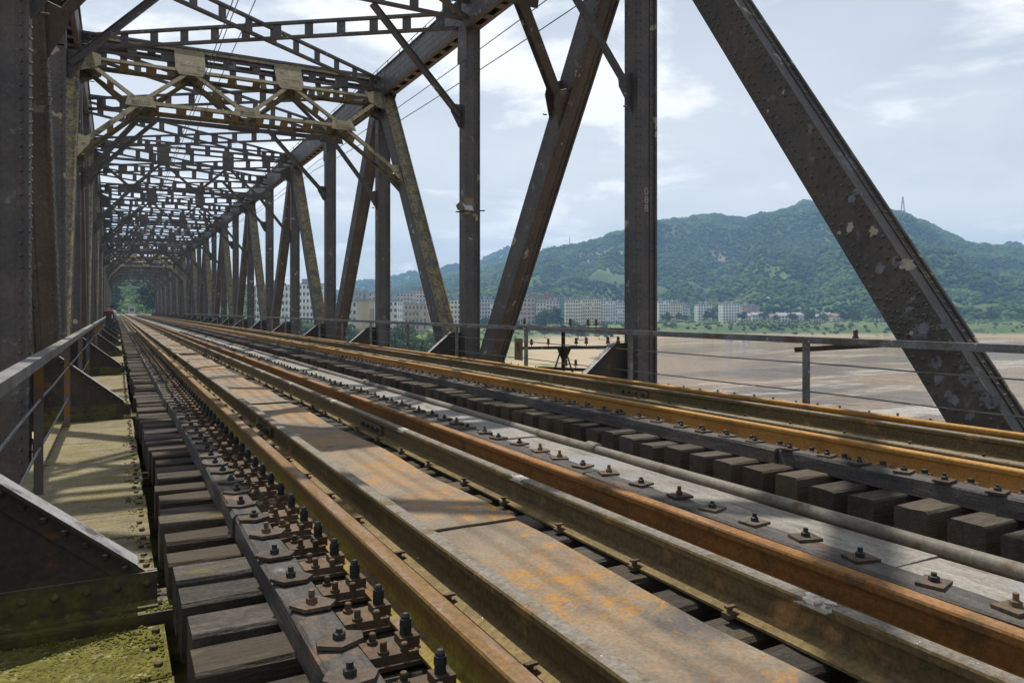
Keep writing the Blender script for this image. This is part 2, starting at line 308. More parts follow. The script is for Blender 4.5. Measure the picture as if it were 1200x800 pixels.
# ------------------------------------------------------------------ water and land
def yshore(X): return np.interp(X, [-600, 40, 110, 150, 180, 255, 315, 363, 430, 486, 599, 900, 1500], [118, 128, 152, 205, 262, 362, 418, 428, 400, 369, 309, 150, -150])
def lownoise(X, Y, f, ph=0.0):
    return (np.sin(X * f + 1.3 + ph) * np.cos(Y * f * 1.27 + 0.4 + ph * 2) + 0.5 * np.sin(X * f * 2.3 + Y * f * 1.9 + ph) + 0.25 * np.sin(X * f * 4.7 - Y * f * 5.1 + 2.0 + ph)) / 1.75
def ground(X, Y):
    X = np.asarray(X, float); Y = np.asarray(Y, float)
    d = (Y - yshore(X)) * np.interp(X, [280, 350, 450], [1.0, 5.0, 9.0]) + 4 * lownoise(X, Y, 0.035)
    h = np.interp(d, [-60, 0, 25, 70, 130, 190, 400], [-24, -19.02, -18.2, -16.6, -11.6, -9.6, -8.6]) + 0.5 * lownoise(X, Y, 0.06, 1.0)
    e = np.clip((Y - 196) / 14, 0, 1)
    emb = -0.75 - 0.5 * np.maximum(0, np.abs(X - XC) - 8.5)
    return np.where(e > 0, np.maximum(h, emb * e + h * (1 - e)), h)

LAND = surf('riverbank_ground', (0.075, 0.115, 0.03), (0.13, 0.17, 0.05), 0.035, layers=(
    dict(c=(0.045, 0.075, 0.025), s=0.09, lo=0.52, hi=0.66), dict(c=(0.30, 0.225, 0.13), s=0.05, lo=0.66, hi=0.73, seed=2),
    dict(c=(0.36, 0.28, 0.17), s=0.03, lo=0.16, hi=0.42, zr=(-15.2, -17.4)),
    dict(c=(0.10, 0.14, 0.04), s=0.045, lo=0.57, hi=0.64, zr=(-18.6, -17.6), seed=6)), rough=0.95, bump=[(0.6, 0.4, (1, 1, 1))])
WATER = surf('muddy_water', (0.235, 0.132, 0.055), (0.335, 0.20, 0.092), 0.012, (1, 0.7, 1), layers=(
    dict(c=(0.135, 0.078, 0.038), s=0.022, lo=0.46, hi=0.58, vec=(0.4, 1.0, 1), d=7, amt=0.9, rg=0.65),
    dict(c=(0.62, 0.54, 0.45), s=0.020, lo=0.535, hi=0.585, vec=(0.35, 1.2, 1), d=9, rg=0.68, seed=5, amt=0.58)), rough=0.10, bump=[(0.45, 0.35, (1, 0.8, 1)), (0.06, 0.16, (1, 0.8, 1))], spec=0.28)

mb = MB(); mb.add([(-2500, -900, 0), (2800, -900, 0), (2800, 2500, 0), (-2500, 2500, 0)], [(0, 1, 2, 3)])
tag(link('river', mb.mesh('river', WATER), loc=(0, 0, -19)), kind='structure')
gx = np.unique(np.concatenate([np.arange(-600, -60, 30), np.arange(-60, 260, 5), np.arange(260, 900, 12), np.arange(900, 2600, 40)]))
gy = np.unique(np.concatenate([np.arange(-120, 60, 15), np.arange(60, 300, 5), np.arange(300, 620, 8), np.arange(620, 1500, 40)]))
GX, GY = np.meshgrid(gx, gy); GZ = ground(GX, GY)
def gridquads(nr, nc):
    i = np.arange(nr - 1)[:, None] * nc + np.arange(nc - 1)[None]; i = i.ravel()
    return np.stack([i, i + 1, i + 1 + nc, i + nc], 1)
tag(link('riverbank', npmesh('riverbank', np.stack([GX.ravel(), GY.ravel(), GZ.ravel()], 1), gridquads(*GX.shape), LAND)), kind='structure')

# hills: height as a function of bearing (from the skyline) and distance
def hillpt(u, v, height, r0, r1):
    b = bearing(u); k = math.hypot(sT + (u - 600) / F * cT, cT - (u - 600) / F * sT); te = (VY - v) / F / k
    for r in np.arange(r0, r1, 4.0):
        if float(height(np.array([b]), np.array([r]))[0]) >= 1.0 + te * r: return (r * math.sin(b), r * math.cos(b), 1.0 + te * r)
    return (0, 0, 0)
HILLG = surf('hill_ground', (0.05, 0.08, 0.025), (0.095, 0.13, 0.04), 0.012, layers=(dict(c=(0.15, 0.19, 0.055), s=0.006, lo=0.52, hi=0.66), dict(c=(0.30, 0.22, 0.14), s=0.011, lo=0.71, hi=0.745, seed=5)), rough=1.0)
def bearing(u): return math.atan2(sT + (u - 600) / F * cT, cT - (u - 600) / F * sT)     # from +y towards +x
def hill(name, prof, r_foot, r_ridge, r_back, nb, nr, zbase, rough_amp, back=0.55):
    us = np.array([p[0] for p in prof], float); vs = np.array([p[1] for p in prof], float)
    q = (us - 600) / F; b = np.arctan2(sT + q * cT, cT - q * sT); dist1 = np.hypot(sT + q * cT, cT - q * sT)
    tanel = (VY - vs) / F / dist1
    B = np.linspace(b[0], b[-1], nb); te = np.interp(B, b, tanel)
    fine = 0.0012 * (np.sin(B * 95) + 0.6 * np.sin(B * 233 + 1) + 0.4 * np.sin(B * 517 + 2))
    H = (te + fine) * r_ridge + 1.0
    def height(Bq, r):
        Hh = np.interp(Bq, B, H)
        t = np.clip((r - r_foot) / (r_ridge - r_foot), 0, 1)
        s = t * t * (3 - 2 * t) * 0.55 + 0.45 * t
        X = r * np.sin(Bq); Y = r * np.cos(Bq)
        wt = np.sin(np.pi * t) * (1 - t) * 1.5; rel = wt * rough_amp * lownoise(X, Y, 0.0085) + wt * rough_amp * 0.5 * lownoise(X, Y, 0.021, 2.0)
        h = zbase + (Hh - zbase) * s + rel * np.clip((Hh - zbase) / 200, 0.15, 1)
        tb = np.clip((r - r_ridge) / (r_back - r_ridge), 0, 1)
        return h - (Hh - zbase) * back * tb * tb
    rr = np.concatenate([np.linspace(r_foot, r_ridge, nr), np.linspace(r_ridge, r_back, 6)[1:]])
    BB, RR = np.meshgrid(B, rr); ZZ = height(BB, RR)
    V = np.stack([(RR * np.sin(BB)).ravel(), (RR * np.cos(BB)).ravel(), ZZ.ravel()], 1)
    ob = tag(link(name, npmesh(name, V, gridquads(*BB.shape), HILLG)), kind='structure')
    return height, B, ob
main_prof = [(395, 352), (440, 345), (470, 337), (520, 326), (560, 316), (600, 303), (640, 294), (680, 288), (705, 281), (722, 273), (755, 264), (790, 257), (825, 254), (850, 252.5), (872, 257), (890, 253), (905, 250.5), (925, 244), (942, 237.5), (955, 240), (1000, 243), (1040, 247), (1062, 251), (1085, 263), (1110, 275), (1140, 286), (1165, 290), (1200, 292), (1300, 298), (1600, 315)]
h_main, B_main, ob_main = hill('hill', main_prof, 715, 1650, 2100, 420, 80, -14, 60)
far_prof = [(330, 352), (400, 340), (415, 332), (450, 328), (482, 322), (510, 318), (535, 312), (562, 306), (595, 292), (640, 300), (700, 310), (900, 320), (1140, 300), (1165, 290.5), (1190, 288), (1220, 290), (1400, 300)]
h_far, B_far, _ = hill('far_ridge', far_prof, 1500, 2200, 2420, 160, 14, -11, 30)
end_prof = [(-260, 322), (-60, 316), (60, 313), (110, 311), (150, 313), (185, 319), (230, 328), (290, 340), (345, 352), (380, 362)]
h_end, B_end, _ = hill('near_hill', end_prof, 330, 560, 760, 120, 26, -9, 10)

BARE = [hillpt(u, v, h_main, 760, 1650) + (r,) for u, v, r in ((842, 301, 20), (700, 300, 24), (735, 298, 18), (690, 303, 26), (610, 330, 22), (905, 324, 24))]
HILLB = surf('hill_with_bare_earth', (0.05, 0.08, 0.025), (0.095, 0.13, 0.04), 0.012, layers=(dict(c=(0.15, 0.19, 0.055), s=0.006, lo=0.52, hi=0.66),) + tuple(dict(c=(0.30, 0.22, 0.14) if k < 4 else (0.13, 0.17, 0.045), s=0.05, lo=0.2, hi=0.5, ctr=b) for k, b in enumerate(BARE)), rough=1.0)
ob_main.data.materials[0] = HILLB
# forest on the hills: one mass of low crowns
FOREST = surf('forest_foliage', (0.040, 0.075, 0.022), (0.085, 0.125, 0.035), 0.03, layers=(
    dict(c=(0.13, 0.165, 0.045), s=0.009, lo=0.54, hi=0.68, amt=0.8), dict(c=(0.018, 0.040, 0.018), s=0.012, lo=0.46, hi=0.62, seed=3, amt=0.9), dict(c=(0.10, 0.14, 0.035), s=0.11, lo=0.52, hi=0.72)), rough=1.0, spec=0.1)  # broad dark and light patches: cloud shadow put into the foliage colour
ICO_V = None
def ico():
    t = (1 + 5 ** 0.5) / 2
    v = np.array([(-1, t, 0), (1, t, 0), (-1, -t, 0), (1, -t, 0), (0, -1, t), (0, 1, t), (0, -1, -t), (0, 1, -t), (t, 0, -1), (t, 0, 1), (-t, 0, -1), (-t, 0, 1)], float); v /= np.linalg.norm(v[0])
    f = np.array([(0, 11, 5), (0, 5, 1), (0, 1, 7), (0, 7, 10), (0, 10, 11), (1, 5, 9), (5, 11, 4), (11, 10, 2), (10, 7, 6), (7, 1, 8), (3, 9, 4), (3, 4, 2), (3, 2, 6), (3, 6, 8), (3, 8, 9), (4, 9, 5), (2, 4, 11), (6, 2, 10), (8, 6, 7), (9, 8, 1)])
    return v, f
def blobs(name, C, rad, parent=None, mat=None):
    v, f = ico(); n = len(C)
    V = v[None] * (1 + 0.35 * rng.uniform(-1, 1, (n, 12, 1))) * rad[:, None, None] * np.array([1, 1, 0.85]) + C[:, None]
    T = f[None] + (np.arange(n) * 12)[:, None, None]
    return tag(link(name, npmesh(name, V.reshape(-1, 3), T.reshape(-1, 3), mat or FOREST, smooth=True), parent), kind='stuff')
def scatter(height, B, r0, r1, n, rmin, rmax, field):
    b = rng.uniform(B[0], B[-1], n * 2); r = np.sqrt(rng.uniform(r0 ** 2, r1 ** 2, n * 2))
    X = r * np.sin(b); Y = r * np.cos(b); keep = (lownoise(X, Y, 0.013, 4.0) + 0.6 * lownoise(X, Y, 0.031, 7.0) + rng.uniform(-0.5, 0.5, n * 2)) > field
    b, r, X, Y = [a[keep][:n] for a in (b, r, X, Y)]
    rad = rng.uniform(rmin, rmax, len(b)) * (0.75 + 0.5 * rng.random(len(b)))
    return np.stack([X, Y, height(b, r) + rad * 0.45], 1), rad
C1, r1_ = scatter(h_main, B_main, 735, 1690, 88000, 1.9, 3.7, -0.45)
C2, r2_ = scatter(h_end, B_end, 335, 580, 9000, 1.4, 2.8, -0.7)
C3, r3_ = scatter(h_far, B_far, 1700, 2230, 7000, 4, 7, -0.8)
km = np.ones(len(C1), bool)
for bx_, by_, bz_, br_ in BARE: km &= np.hypot(C1[:, 0] - bx_, (C1[:, 1] - by_) * 0.6) > br_ * 0.75
km |= rng.random(len(C1)) < 0.45; C1, r1_ = C1[km], r1_[km]
blobs('forest', np.concatenate([C1, C3]), np.concatenate([r1_, r3_]))
blobs('hillside_woodland', C2, r2_)

# ------------------------------------------------------------------ the bridge
def ladder(a, b, depth, bw, bh, step, bat, up=(0, 0, 1), rivets=False, sep=True):
    """double-flange member: returns (flange MB, [batten centre fractions])"""
    m = MB(); a = Vector(a); b = Vector(b)
    m.bar(a, b, bw, bh, up, oh=depth / 2); m.bar(a, b, bw, bh, up, oh=-depth / 2)
    L = (b - a).length; n = max(2, int(L / step)); fr = [(k + 0.5) / n for k in range(n)]
    return m, fr
def battens_joined(m, a, b, fr, depth, bat, up=(0, 0, 1)):
    a = Vector(a); b = Vector(b); d = (b - a).normalized()
    for t in fr:
        c = a + (b - a) * t; m.bar(c - d * bat / 2, c + d * bat / 2, 0.03, depth - 0.004, up, ow=0.0)

bridge = empty('truss_bridge', (XC, Y0, 0), 'dark riveted steel truss bridge with columns, diagonals and overhead bracing round both tracks', 'bridge')
RC = 0.055
UP_D = Vector((0, P, ZT - ZB)).normalized()          # axis of diagonals rising away
def h_profile(m, a, b, D, side, tf=0.028, tw=0.02, ang=0.1):
    """H section between a and b (points on the inner face, x ignored): flanges parallel to the truss plane"""
    a = Vector((0, a[1], a[2])); b = Vector((0, b[1], b[2])); d = (b - a).normalized(); n = d.cross(Vector((1, 0, 0))).normalized()
    s = side
    def bx(x0, x1, n0, n1):
        vs = []
        for p in (a, b):
            for x, q in ((x0, n0), (x1, n0), (x1, n1), (x0, n1)): vs.append((x * s, *(p + n * q).yz))
        m.add(vs, MB.BF)
    bx(0, tf, -D / 2, D / 2); bx(MW - tf, MW, -D / 2, D / 2); 
    for q in (-1, 1):
        c = D / 2 - RC
        bx(tf, MW - tf, q * (c - tw), q * c); bx(tf, tf + 0.11, q * c, q * (c + 0.016)); bx(MW - tf - 0.11, MW - tf, q * c, q * (c + 0.016))
        bx(tf, tf + 0.016, q * (c + 0.016), q * (D / 2 - 0.004)); bx(MW - tf - 0.016, MW - tf, q * (c + 0.016), q * (D / 2 - 0.004))
    return d, n
def rivet_rows(a, b, offs, side, step=0.14, r=0.023, stag=True, x=0.0):
    m = MB(); a = Vector((0, a[1], a[2])); b = Vector((0, b[1], b[2])); L = (b - a).length; d = (b - a) / L; n = d.cross(Vector((1, 0, 0)))
    for j, o in enumerate(offs):
        k = 0.1 + (step / 2 if stag and j % 2 else 0)
        while k < L - 0.05:
            p = a + d * k + n * o; m.dome((x * side, p.y, p.z), (-side, 0, 0), r, r * 0.75); k += step
    return m
def recess_rivets(a, b, side, step=0.14, r=0.022, D=0.4):
    """rivets on the web legs, both faces"""
    m = MB(); a = Vector((0, a[1], a[2])); b = Vector((0, b[1], b[2])); L = (b - a).length; d = (b - a) / L; n = d.cross(Vector((1, 0, 0)))
    k = 0.1
    while k < L:
        p = a + d * k
        for xx in (0.09, MW - 0.09):
            for q in (-1, 1):
                c = p + n * q * (D / 2 - RC + 0.016); m.dome((xx * side, c.y, c.z), n * q, r, r * 0.75)
        k += step
    return m
col_m = {}; dia_m = {}; cho_m = {}
CD, DD = 0.40, 0.60
zc0, zc1 = ZB + 0.1, ZT - 0.4
for side in (-1, 1):
    m = MB(); h_profile(m, (0, 0, zc0), (0, 0, zc1), CD, side); col_m[side] = m.mesh('column', [STEEL])
    for di in (-1, 1):      # +1: rises away from the camera
        m = MB(); h_profile(m, (0, 0, ZB), (0, P * di, ZT), DD, side); dia_m[side, di] = m.mesh('diagonal', [STEEL])
    m = MB()                # top chord: box with two webs, cover plate on top and laced underside left open
    hx = 0.85; w = MW
    m.box(0, side * 0.03, 0, P, ZT - hx / 2, ZT + hx / 2); m.box(side * (w - 0.03), side * w, 0, P, ZT - hx / 2, ZT + hx / 2)
    m.box(side * -0.05, side * (w + 0.05), 0, P, ZT + hx / 2, ZT + hx / 2 + 0.03)
    for xx in (0.03, w - 0.13):
        m.box(side * xx, side * (xx + 0.1), 0, P, ZT - hx / 2, ZT - hx / 2 + 0.018)
    for k in range(10):
        y = (k + 0.5) * P / 10; m.box(side * 0.13, side * (w - 0.13), y - 0.14, y + 0.14, ZT - hx / 2 - 0.012, ZT - hx / 2)
    cho_m[side] = m.mesh('top_chord', [STEEL])
mbm = {}
for side in (-1, 1):
    m = MB(); m.box(0, side * 0.03, 0, P, ZB - 0.35, ZB + 0.35); m.box(side * (MW - 0.03), side * MW, 0, P, ZB - 0.35, ZB + 0.35); m.box(side * 0.03, side * (MW - 0.03), 0, P, ZB - 0.1, ZB - 0.07)
    mbm[side] = m.mesh('bottom_chord', [BROWN])
NEAR_RIV = {(1, 'c', 0), (1, 'c', 1), (1, 'c', 2), (1, 'd', -1), (1, 'd', 0), (1, 'd', 1), (-1, 'c', 0), (-1, 'c', 1), (-1, 'd', -1), (-1, 'd', 0), (-1, 'd', 1), (1, 'h', 0), (1, 'h', 1), (1, 'h', 2)}
gus_poly_apex = lambda: [(-0.95, 0.42), (0.95, 0.42), (0.95, -0.3), (0.62, -0.62), (0.34, -1.15), (-0.34, -1.15), (-0.62, -0.62), (-0.95, -0.3)]
gm = {}
for side in (-1, 1):
    m = MB()
    for x in (-0.016, MW): m.prism([(y, ZT + z) for y, z in gus_poly_apex()], 'x', *sorted((side * x, side * (x + 0.016))))
    for row in range(9):
        for k in range(9):
            y = -0.84 + k * 0.21; z = 0.33 - row * 0.17
            if abs(y) < (0.9 if z > -0.28 else 0.55 if z > -0.6 else 0.3): m.dome((side * -0.016, y, ZT + z), (-side, 0, 0), 0.019, 0.014)
    gm[side] = m.mesh('node_gusset', [STEEL])
    m = MB(); m.prism([(-0.3, -0.42), (0.3, -0.42), (0.3, -0.2), (0.24, 0.55), (-0.24, 0.55), (-0.3, -0.2)][::-1], 'x', *sorted((side * -0.016, side * 0.0))); 
    for row in range(6):
        for k in (-0.16, 0.0, 0.16): m.dome((side * -0.016, k, 0.45 - row * 0.15), (-side, 0, 0), 0.019, 0.014)
    gm[side, 'odd'] = m.mesh('node_gusset', [STEEL])
    m = MB(); m.prism([(-1.1, -0.37), (1.1, -0.37), (1.1, 0.37), (0.75, 1.0), (0.3, 1.35), (-0.3, 1.35), (-0.75, 1.0), (-1.1, 0.37)], 'x', *sorted((side * -0.016, side * 0.0)))
    for row in range(7):
        for k in range(9):
            y = -0.88 + k * 0.22; z = 1.2 - row * 0.17
            if abs(y) < (0.3 if z > 1.0 else 0.6 if z > 0.5 else 0.95): m.dome((side * -0.016, y, z), (-side, 0, 0), 0.019, 0.014)
    gm[side, 'bot'] = m.mesh('node_gusset', [BROWN])
def addriv(parent, m, mat):
    link('rivets', m.mesh('rivets', [mat], recalc=False), parent, kind='stuff')
for side, xi in ((-1, XI_L), (1, XI_R)):
    for i in range(I0, I1 + 1):
        if i < I1:
            h = link('top_chord', cho_m[side], bridge, (xi, Yi(i), 0), keep=True); link('bottom_chord', mbm[side], bridge, (xi, Yi(i), 0), keep=True)
            if (side, 'h', i) in NEAR_RIV:
                addriv(h, rivet_rows((0, 0, ZT), (0, P, ZT), (-0.37, -0.30, 0.30, 0.37, -0.1, 0.1), side, 0.16), STEEL)
            di = 1 if i % 2 else -1
            dm = dia_m[side, di]
            if side == 1 and i == -1: dm = dm.copy(); dm.materials[0] = STEELN
            d = link('diagonal', dm, bridge, (xi, Yi(i) if di == 1 else Yi(i + 1), 0), keep=True)
            if (side, 'd', i) in NEAR_RIV:
                a, b = (0, 0, ZB), (0, P * di, ZT)
                near = i == -1 and side == 1
                addriv(d, rivet_rows(a, b, (-0.25, -0.18, 0.18, 0.25) if not near else (-0.25, -0.16, 0.14, 0.24), side, 0.15 if not near else 0.17, 0.021 if not near else 0.027), STEEL)
                addriv(d, recess_rivets(a, b, side, D=DD), STEEL)
        c = link('column', col_m[side], bridge, (xi + side * 0.0, Yi(i), 0), keep=True)
        if (side, 'c', i) in NEAR_RIV:
            addriv(c, rivet_rows((0, 0, zc0), (0, 0, zc1), (-0.15, 0.15), side, 0.15), STEEL); addriv(c, recess_rivets((0, 0, zc0), (0, 0, zc1), side, 0.15), STEEL)
        if i % 2 == 0: link('node_gusset', gm[side], bridge, (xi, Yi(i), 0), keep=True)
        else:
            link('node_gusset', gm[side, 'odd'], bridge, (xi, Yi(i), ZT - 0.9), keep=True); link('node_gusset', gm[side, 'bot'], bridge, (xi, Yi(i), ZB), keep=True)

# overhead bracing: cross struts, X laterals, knee braces
LD, LB = 0.42, 0.13
sa, sb = Vector((XI_L, 0, ZT)), Vector((XI_R, 0, ZT))
def ladder_objs(name, a, b, i, depth=LD, near=False, mat=STEEL, step=0.92, bat=0.25, cache={}):
    key = (name, tuple(round(x, 3) for x in (*a, *b)), near)
    if key not in cache:
        m, fr = ladder(a, b, depth, LB, 0.075, step, bat)
        if not near: battens_joined(m, a, b, fr, depth, bat)
        cache[key] = (m.mesh(name, [mat]), fr)
        if near:
            d = (Vector(b) - Vector(a)).normalized(); bm_ = MB(); bm_.bar(-d * bat / 2, d * bat / 2, 0.022, depth - 0.02); cache[key + ('b',)] = bm_.mesh('batten_plate', [mat])
    me, fr = cache[key]
    o = link(name, me, bridge, (0, Yi(i), 0), keep=True)
    if near:
        for t in fr: link('batten_plate', cache[key + ('b',)], o, Vector(a) + (Vector(b) - Vector(a)) * t)
    return o
for i in range(I0, I1 + 1):
    near = i <= 3
    ladder_objs('cross_strut', sa + Vector((0, 0, 0.12)), sb + Vector((0, 0, 0.12)), i, 0.5, near)
    if i < I1:
        nr = i in (0, 1, 2)
        ladder_objs('lateral_brace', (XI_L, 0.35, ZT - 0.02), (XI_R, P - 0.35, ZT - 0.02), i, near=nr)
        ladder_objs('lateral_brace', (XI_L, P - 0.35, ZT - 0.06), (XI_R, 0.35, ZT - 0.06), i, near=nr)
kn = {}
for odd in (1,):
    for side, xi in ((-1, XI_L), (1, XI_R)):
        m = MB(); zc = 6.35 if odd else 4.95
        a = Vector((xi - side * 0.06, 0, zc)); b = Vector((xi - side * 2.55, 0, ZT - 0.2)) if odd else Vector((XC + side * 0.45, 0, ZT - 0.25))
        m.bar(a, b, 0.012, 0.15, (0, 0, 1)); m.bar(a, b, 0.16, 0.014, (0, 0, 1), oh=-0.07); m.bar(a, b, 0.10, 0.012, (0, 0, 1), oh=0.075)
        m.prism([(xi, zc + 0.32), (xi, zc - 0.32), (xi - side * 0.1, zc - 0.32), (xi - side * 0.34, zc + 0.1), (xi - side * 0.34, zc + 0.32)], 'y', 0.008, 0.022)
        for k in range(5): m.dome((xi - side * 0.06, 0.008, zc + 0.25 - k * 0.12), (0, -1, 0), 0.018, 0.013)
        kn[odd, side] = m.mesh('knee_brace', [STEEL])
for i in range(I0, I1 + 1):
    for side in ((-1, 1) if i % 2 else ()): link('knee_brace', kn[i % 2, side], bridge, (0, Yi(i), 0), keep=True)
    if i % 2 == 0:     # lower cross strut of the sway frames
        pass

# portal frames lie in the plane of the diagonals next to the piers
AL = math.atan2(ZT - ZB, P)
def portal(i, di, mat, AL=AL, zk=5.4, zl=7.1, name='portal_frame', dn=0.21, zb=ZB, y=0.0, dbl=True):
    """portal rising from bottom node i; di=+1 rises away"""
    e2 = Vector((0, di * math.cos(AL), math.sin(AL))); n = Vector((0, -di * math.sin(AL), math.cos(AL)))
    base = Vector((0, y, zb))
    def PT(x, z): return Vector((x, 0, 0)) + base + e2 * ((z - zb) / math.sin(AL))
    root = link(name, None, bridge, (0, Yi(i), 0), keep=True)
    zt1, zt2 = 8.5, 9.3
    xs = [0.65, 2.1, 3.7, 5.2, 6.75]; xl, xr = XI_L, XI_R
    def seg(name, a, b, w, back=dbl, mat=mat):
        m = MB()
        for s_ in ((1, -1) if back else (1,)):
            m.bar(a + n * dn * s_, b + n * dn * s_, w, 0.022, n); m.bar(a + n * (dn - 0.06) * s_, b + n * (dn - 0.06) * s_, 0.016, 0.10, n, ow=0.0)
        d = (b - a); L = d.length; d.normalize()
        if back:
            for k in range(max(1, int(L / 0.75))):
                c = a + d * L * (k + 0.5) / max(1, int(L / 0.75)); m.bar(c - d * 0.12, c + d * 0.12, 0.02, 2 * dn - 0.03, n)
        link(name, m.mesh(name, [mat]), root)
    seg('top_flange', PT(xl, zt2), PT(xr, zt2), 0.13, mat=STEEL); seg('strut', PT(xl, zt1), PT(xr, zt1), 0.13); seg('strut', PT(xs[0], zl), PT(xs[4], zl), 0.15)
    for a, b in (((xl, zt1), (xs[0], zl)), ((xs[0], zl), (xs[1], zt1)), ((xs[1], zt1), (xs[2], zl)), ((xs[2], zl), (xs[3], zt1)), ((xs[3], zt1), (xs[4], zl)), ((xs[4], zl), (xr, zt1))):
        seg('brace', PT(*a), PT(*b), 0.13)
    seg('knee', PT(xs[0], zl), PT(xl, zk), 0.16); seg('knee', PT(xs[4], zl), PT(xr, zk), 0.16)
    mb_ = MB()
    for x in np.arange(xl + 0.6, xr, 0.95 if dbl else 1.9):
        mb_.bar(PT(x, zt1), PT(x, zt2), 0.2, 0.012, n, oh=-dn + 0.03)
    link('batten_plate', mb_.mesh('batten_plate', [STEEL]), root, kind='stuff')
    def plate(poly):
        m = MB()
        for s_ in ((1, -1) if dbl else (1,)):
            vs = [PT(x, z) + n * (s_ * (dn + 0.014) - 0.008) for x, z in poly] + [PT(x, z) + n * (s_ * (dn + 0.014) + 0.008) for x, z in poly]; k = len(poly)
            m.add(vs, [tuple(range(k)), tuple(reversed(range(k, 2 * k)))] + [(j, j + k, (j + 1) % k + k, (j + 1) % k) for j in range(k)])
        x0 = min(p[0] for p in poly); x1 = max(p[0] for p in poly); z0 = min(p[1] for p in poly); zm = sum(p[1] for p in poly) / len(poly)
        for k in range(9):
            for z in (z0 + 0.1, zm): m.dome(PT(x0 + 0.2 + (x1 - x0 - 0.4) * k / 8, z) + n * (dn + 0.022), n, 0.017, 0.012)
        link('gusset_plate', m.mesh('gusset_plate', [mat]), root)
    gk = 1.0 if dbl else 0.62
    for x in (xs[1], xs[3]): plate([(x + (a_ - x) * gk, b_) for a_, b_ in [(x - 0.45, zt2 - 0.02), (x + 0.45, zt2 - 0.02), (x + 0.45, zt1 + 0.02), (x + 0.34, zt1 - 0.18), (x - 0.34, zt1 - 0.18), (x - 0.45, zt1 + 0.02)]])
    plate([(xs[2] - 0.4, zl - 0.1), (xs[2] + 0.4, zl - 0.1), (xs[2] + 0.36, zl + 0.26), (xs[2] - 0.36, zl + 0.26)])
    for x, q in ((xs[0], -1), (xs[4], 1)): plate([(x - 0.42, zl - 0.16), (x + 0.42, zl - 0.16), (x + 0.34, zl + 0.2), (x - 0.34, zl + 0.2)])
    for x, q in ((xl, 1), (xr, -1)):
        plate([(x, zt1 + 0.35), (x + q * 0.55, zt1 + 0.12), (x + q * 0.55, zt1 - 0.25), (x, zt1 - 0.55)]); plate([(x, zk + 0.4), (x + q * 0.32, zk + 0.3), (x + q * 0.3, zk + 0.1), (x, zk - 0.35)])
    return root
for i, di in ((1, -1), (1, 1), (13, -1), (13, 1), (25, -1)): portal(i, di, OLIVE if di == 1 else STEEL)
sw0 = portal(0, 1, STEEL, AL=math.pi / 2, zk=5.0, name='sway_frame', dn=0.02, dbl=False)
for i in range(I0, I1 + 1):
    if i % 2 == 0 and i: copy_tree(sw0, bridge, sw0.location + Vector((0, Yi(i) - Yi(0), 0)))

# floor system: floor beams, stringers
m = MB(); m.box(XI_L + 0.02, XI_R - 0.02, -0.01, 0.01, -1.95, -0.66); m.box(XI_L + 0.02, XI_R - 0.02, -0.15, 0.15, -0.66, -0.635); m.box(XI_L + 0.02, XI_R - 0.02, -0.15, 0.15, -1.975, -1.95)
fbm = m.mesh('floor_beam', [BROWN])
m = MB(); m.box(-0.01, 0.01, 0.02, P - 0.02, -1.4, -0.46); m.box(-0.13, 0.13, 0.02, P - 0.02, -0.462, -0.44); m.box(-0.13, 0.13, 0.02, P - 0.02, -1.42, -1.4)
stm = m.mesh('stringer', [BROWN])
for i in range(I0, I1 + 1):
    link('floor_beam', fbm, bridge, (0, Yi(i), 0), keep=True)
    if i < I1:
        for cx in (1.74, 5.79):
            for o in (-1, 1): link('stringer', stm, bridge, (cx + o, Yi(i), 0), keep=True)

m = MB(); m.box(-0.75, 0.62, 0.02, P - 0.02, -1.02, -1.0); m.box(-0.76, -0.74, 0.02, P - 0.02, -1.0, -0.62); m.box(0.6, 0.62, 0.02, P - 0.02, -1.0, -0.62)  # added tray under the deck gaps, hides the bright water so they stay dark
trm = m.mesh('added_gap_tray', [BROWN])
for i in range(I0, I1):
    link('added_gap_tray', trm, bridge, (0, Yi(i), 0), keep=True); link('added_gap_tray', trm, bridge, (2 * XC + 0.13, Yi(i), 0), keep=True)
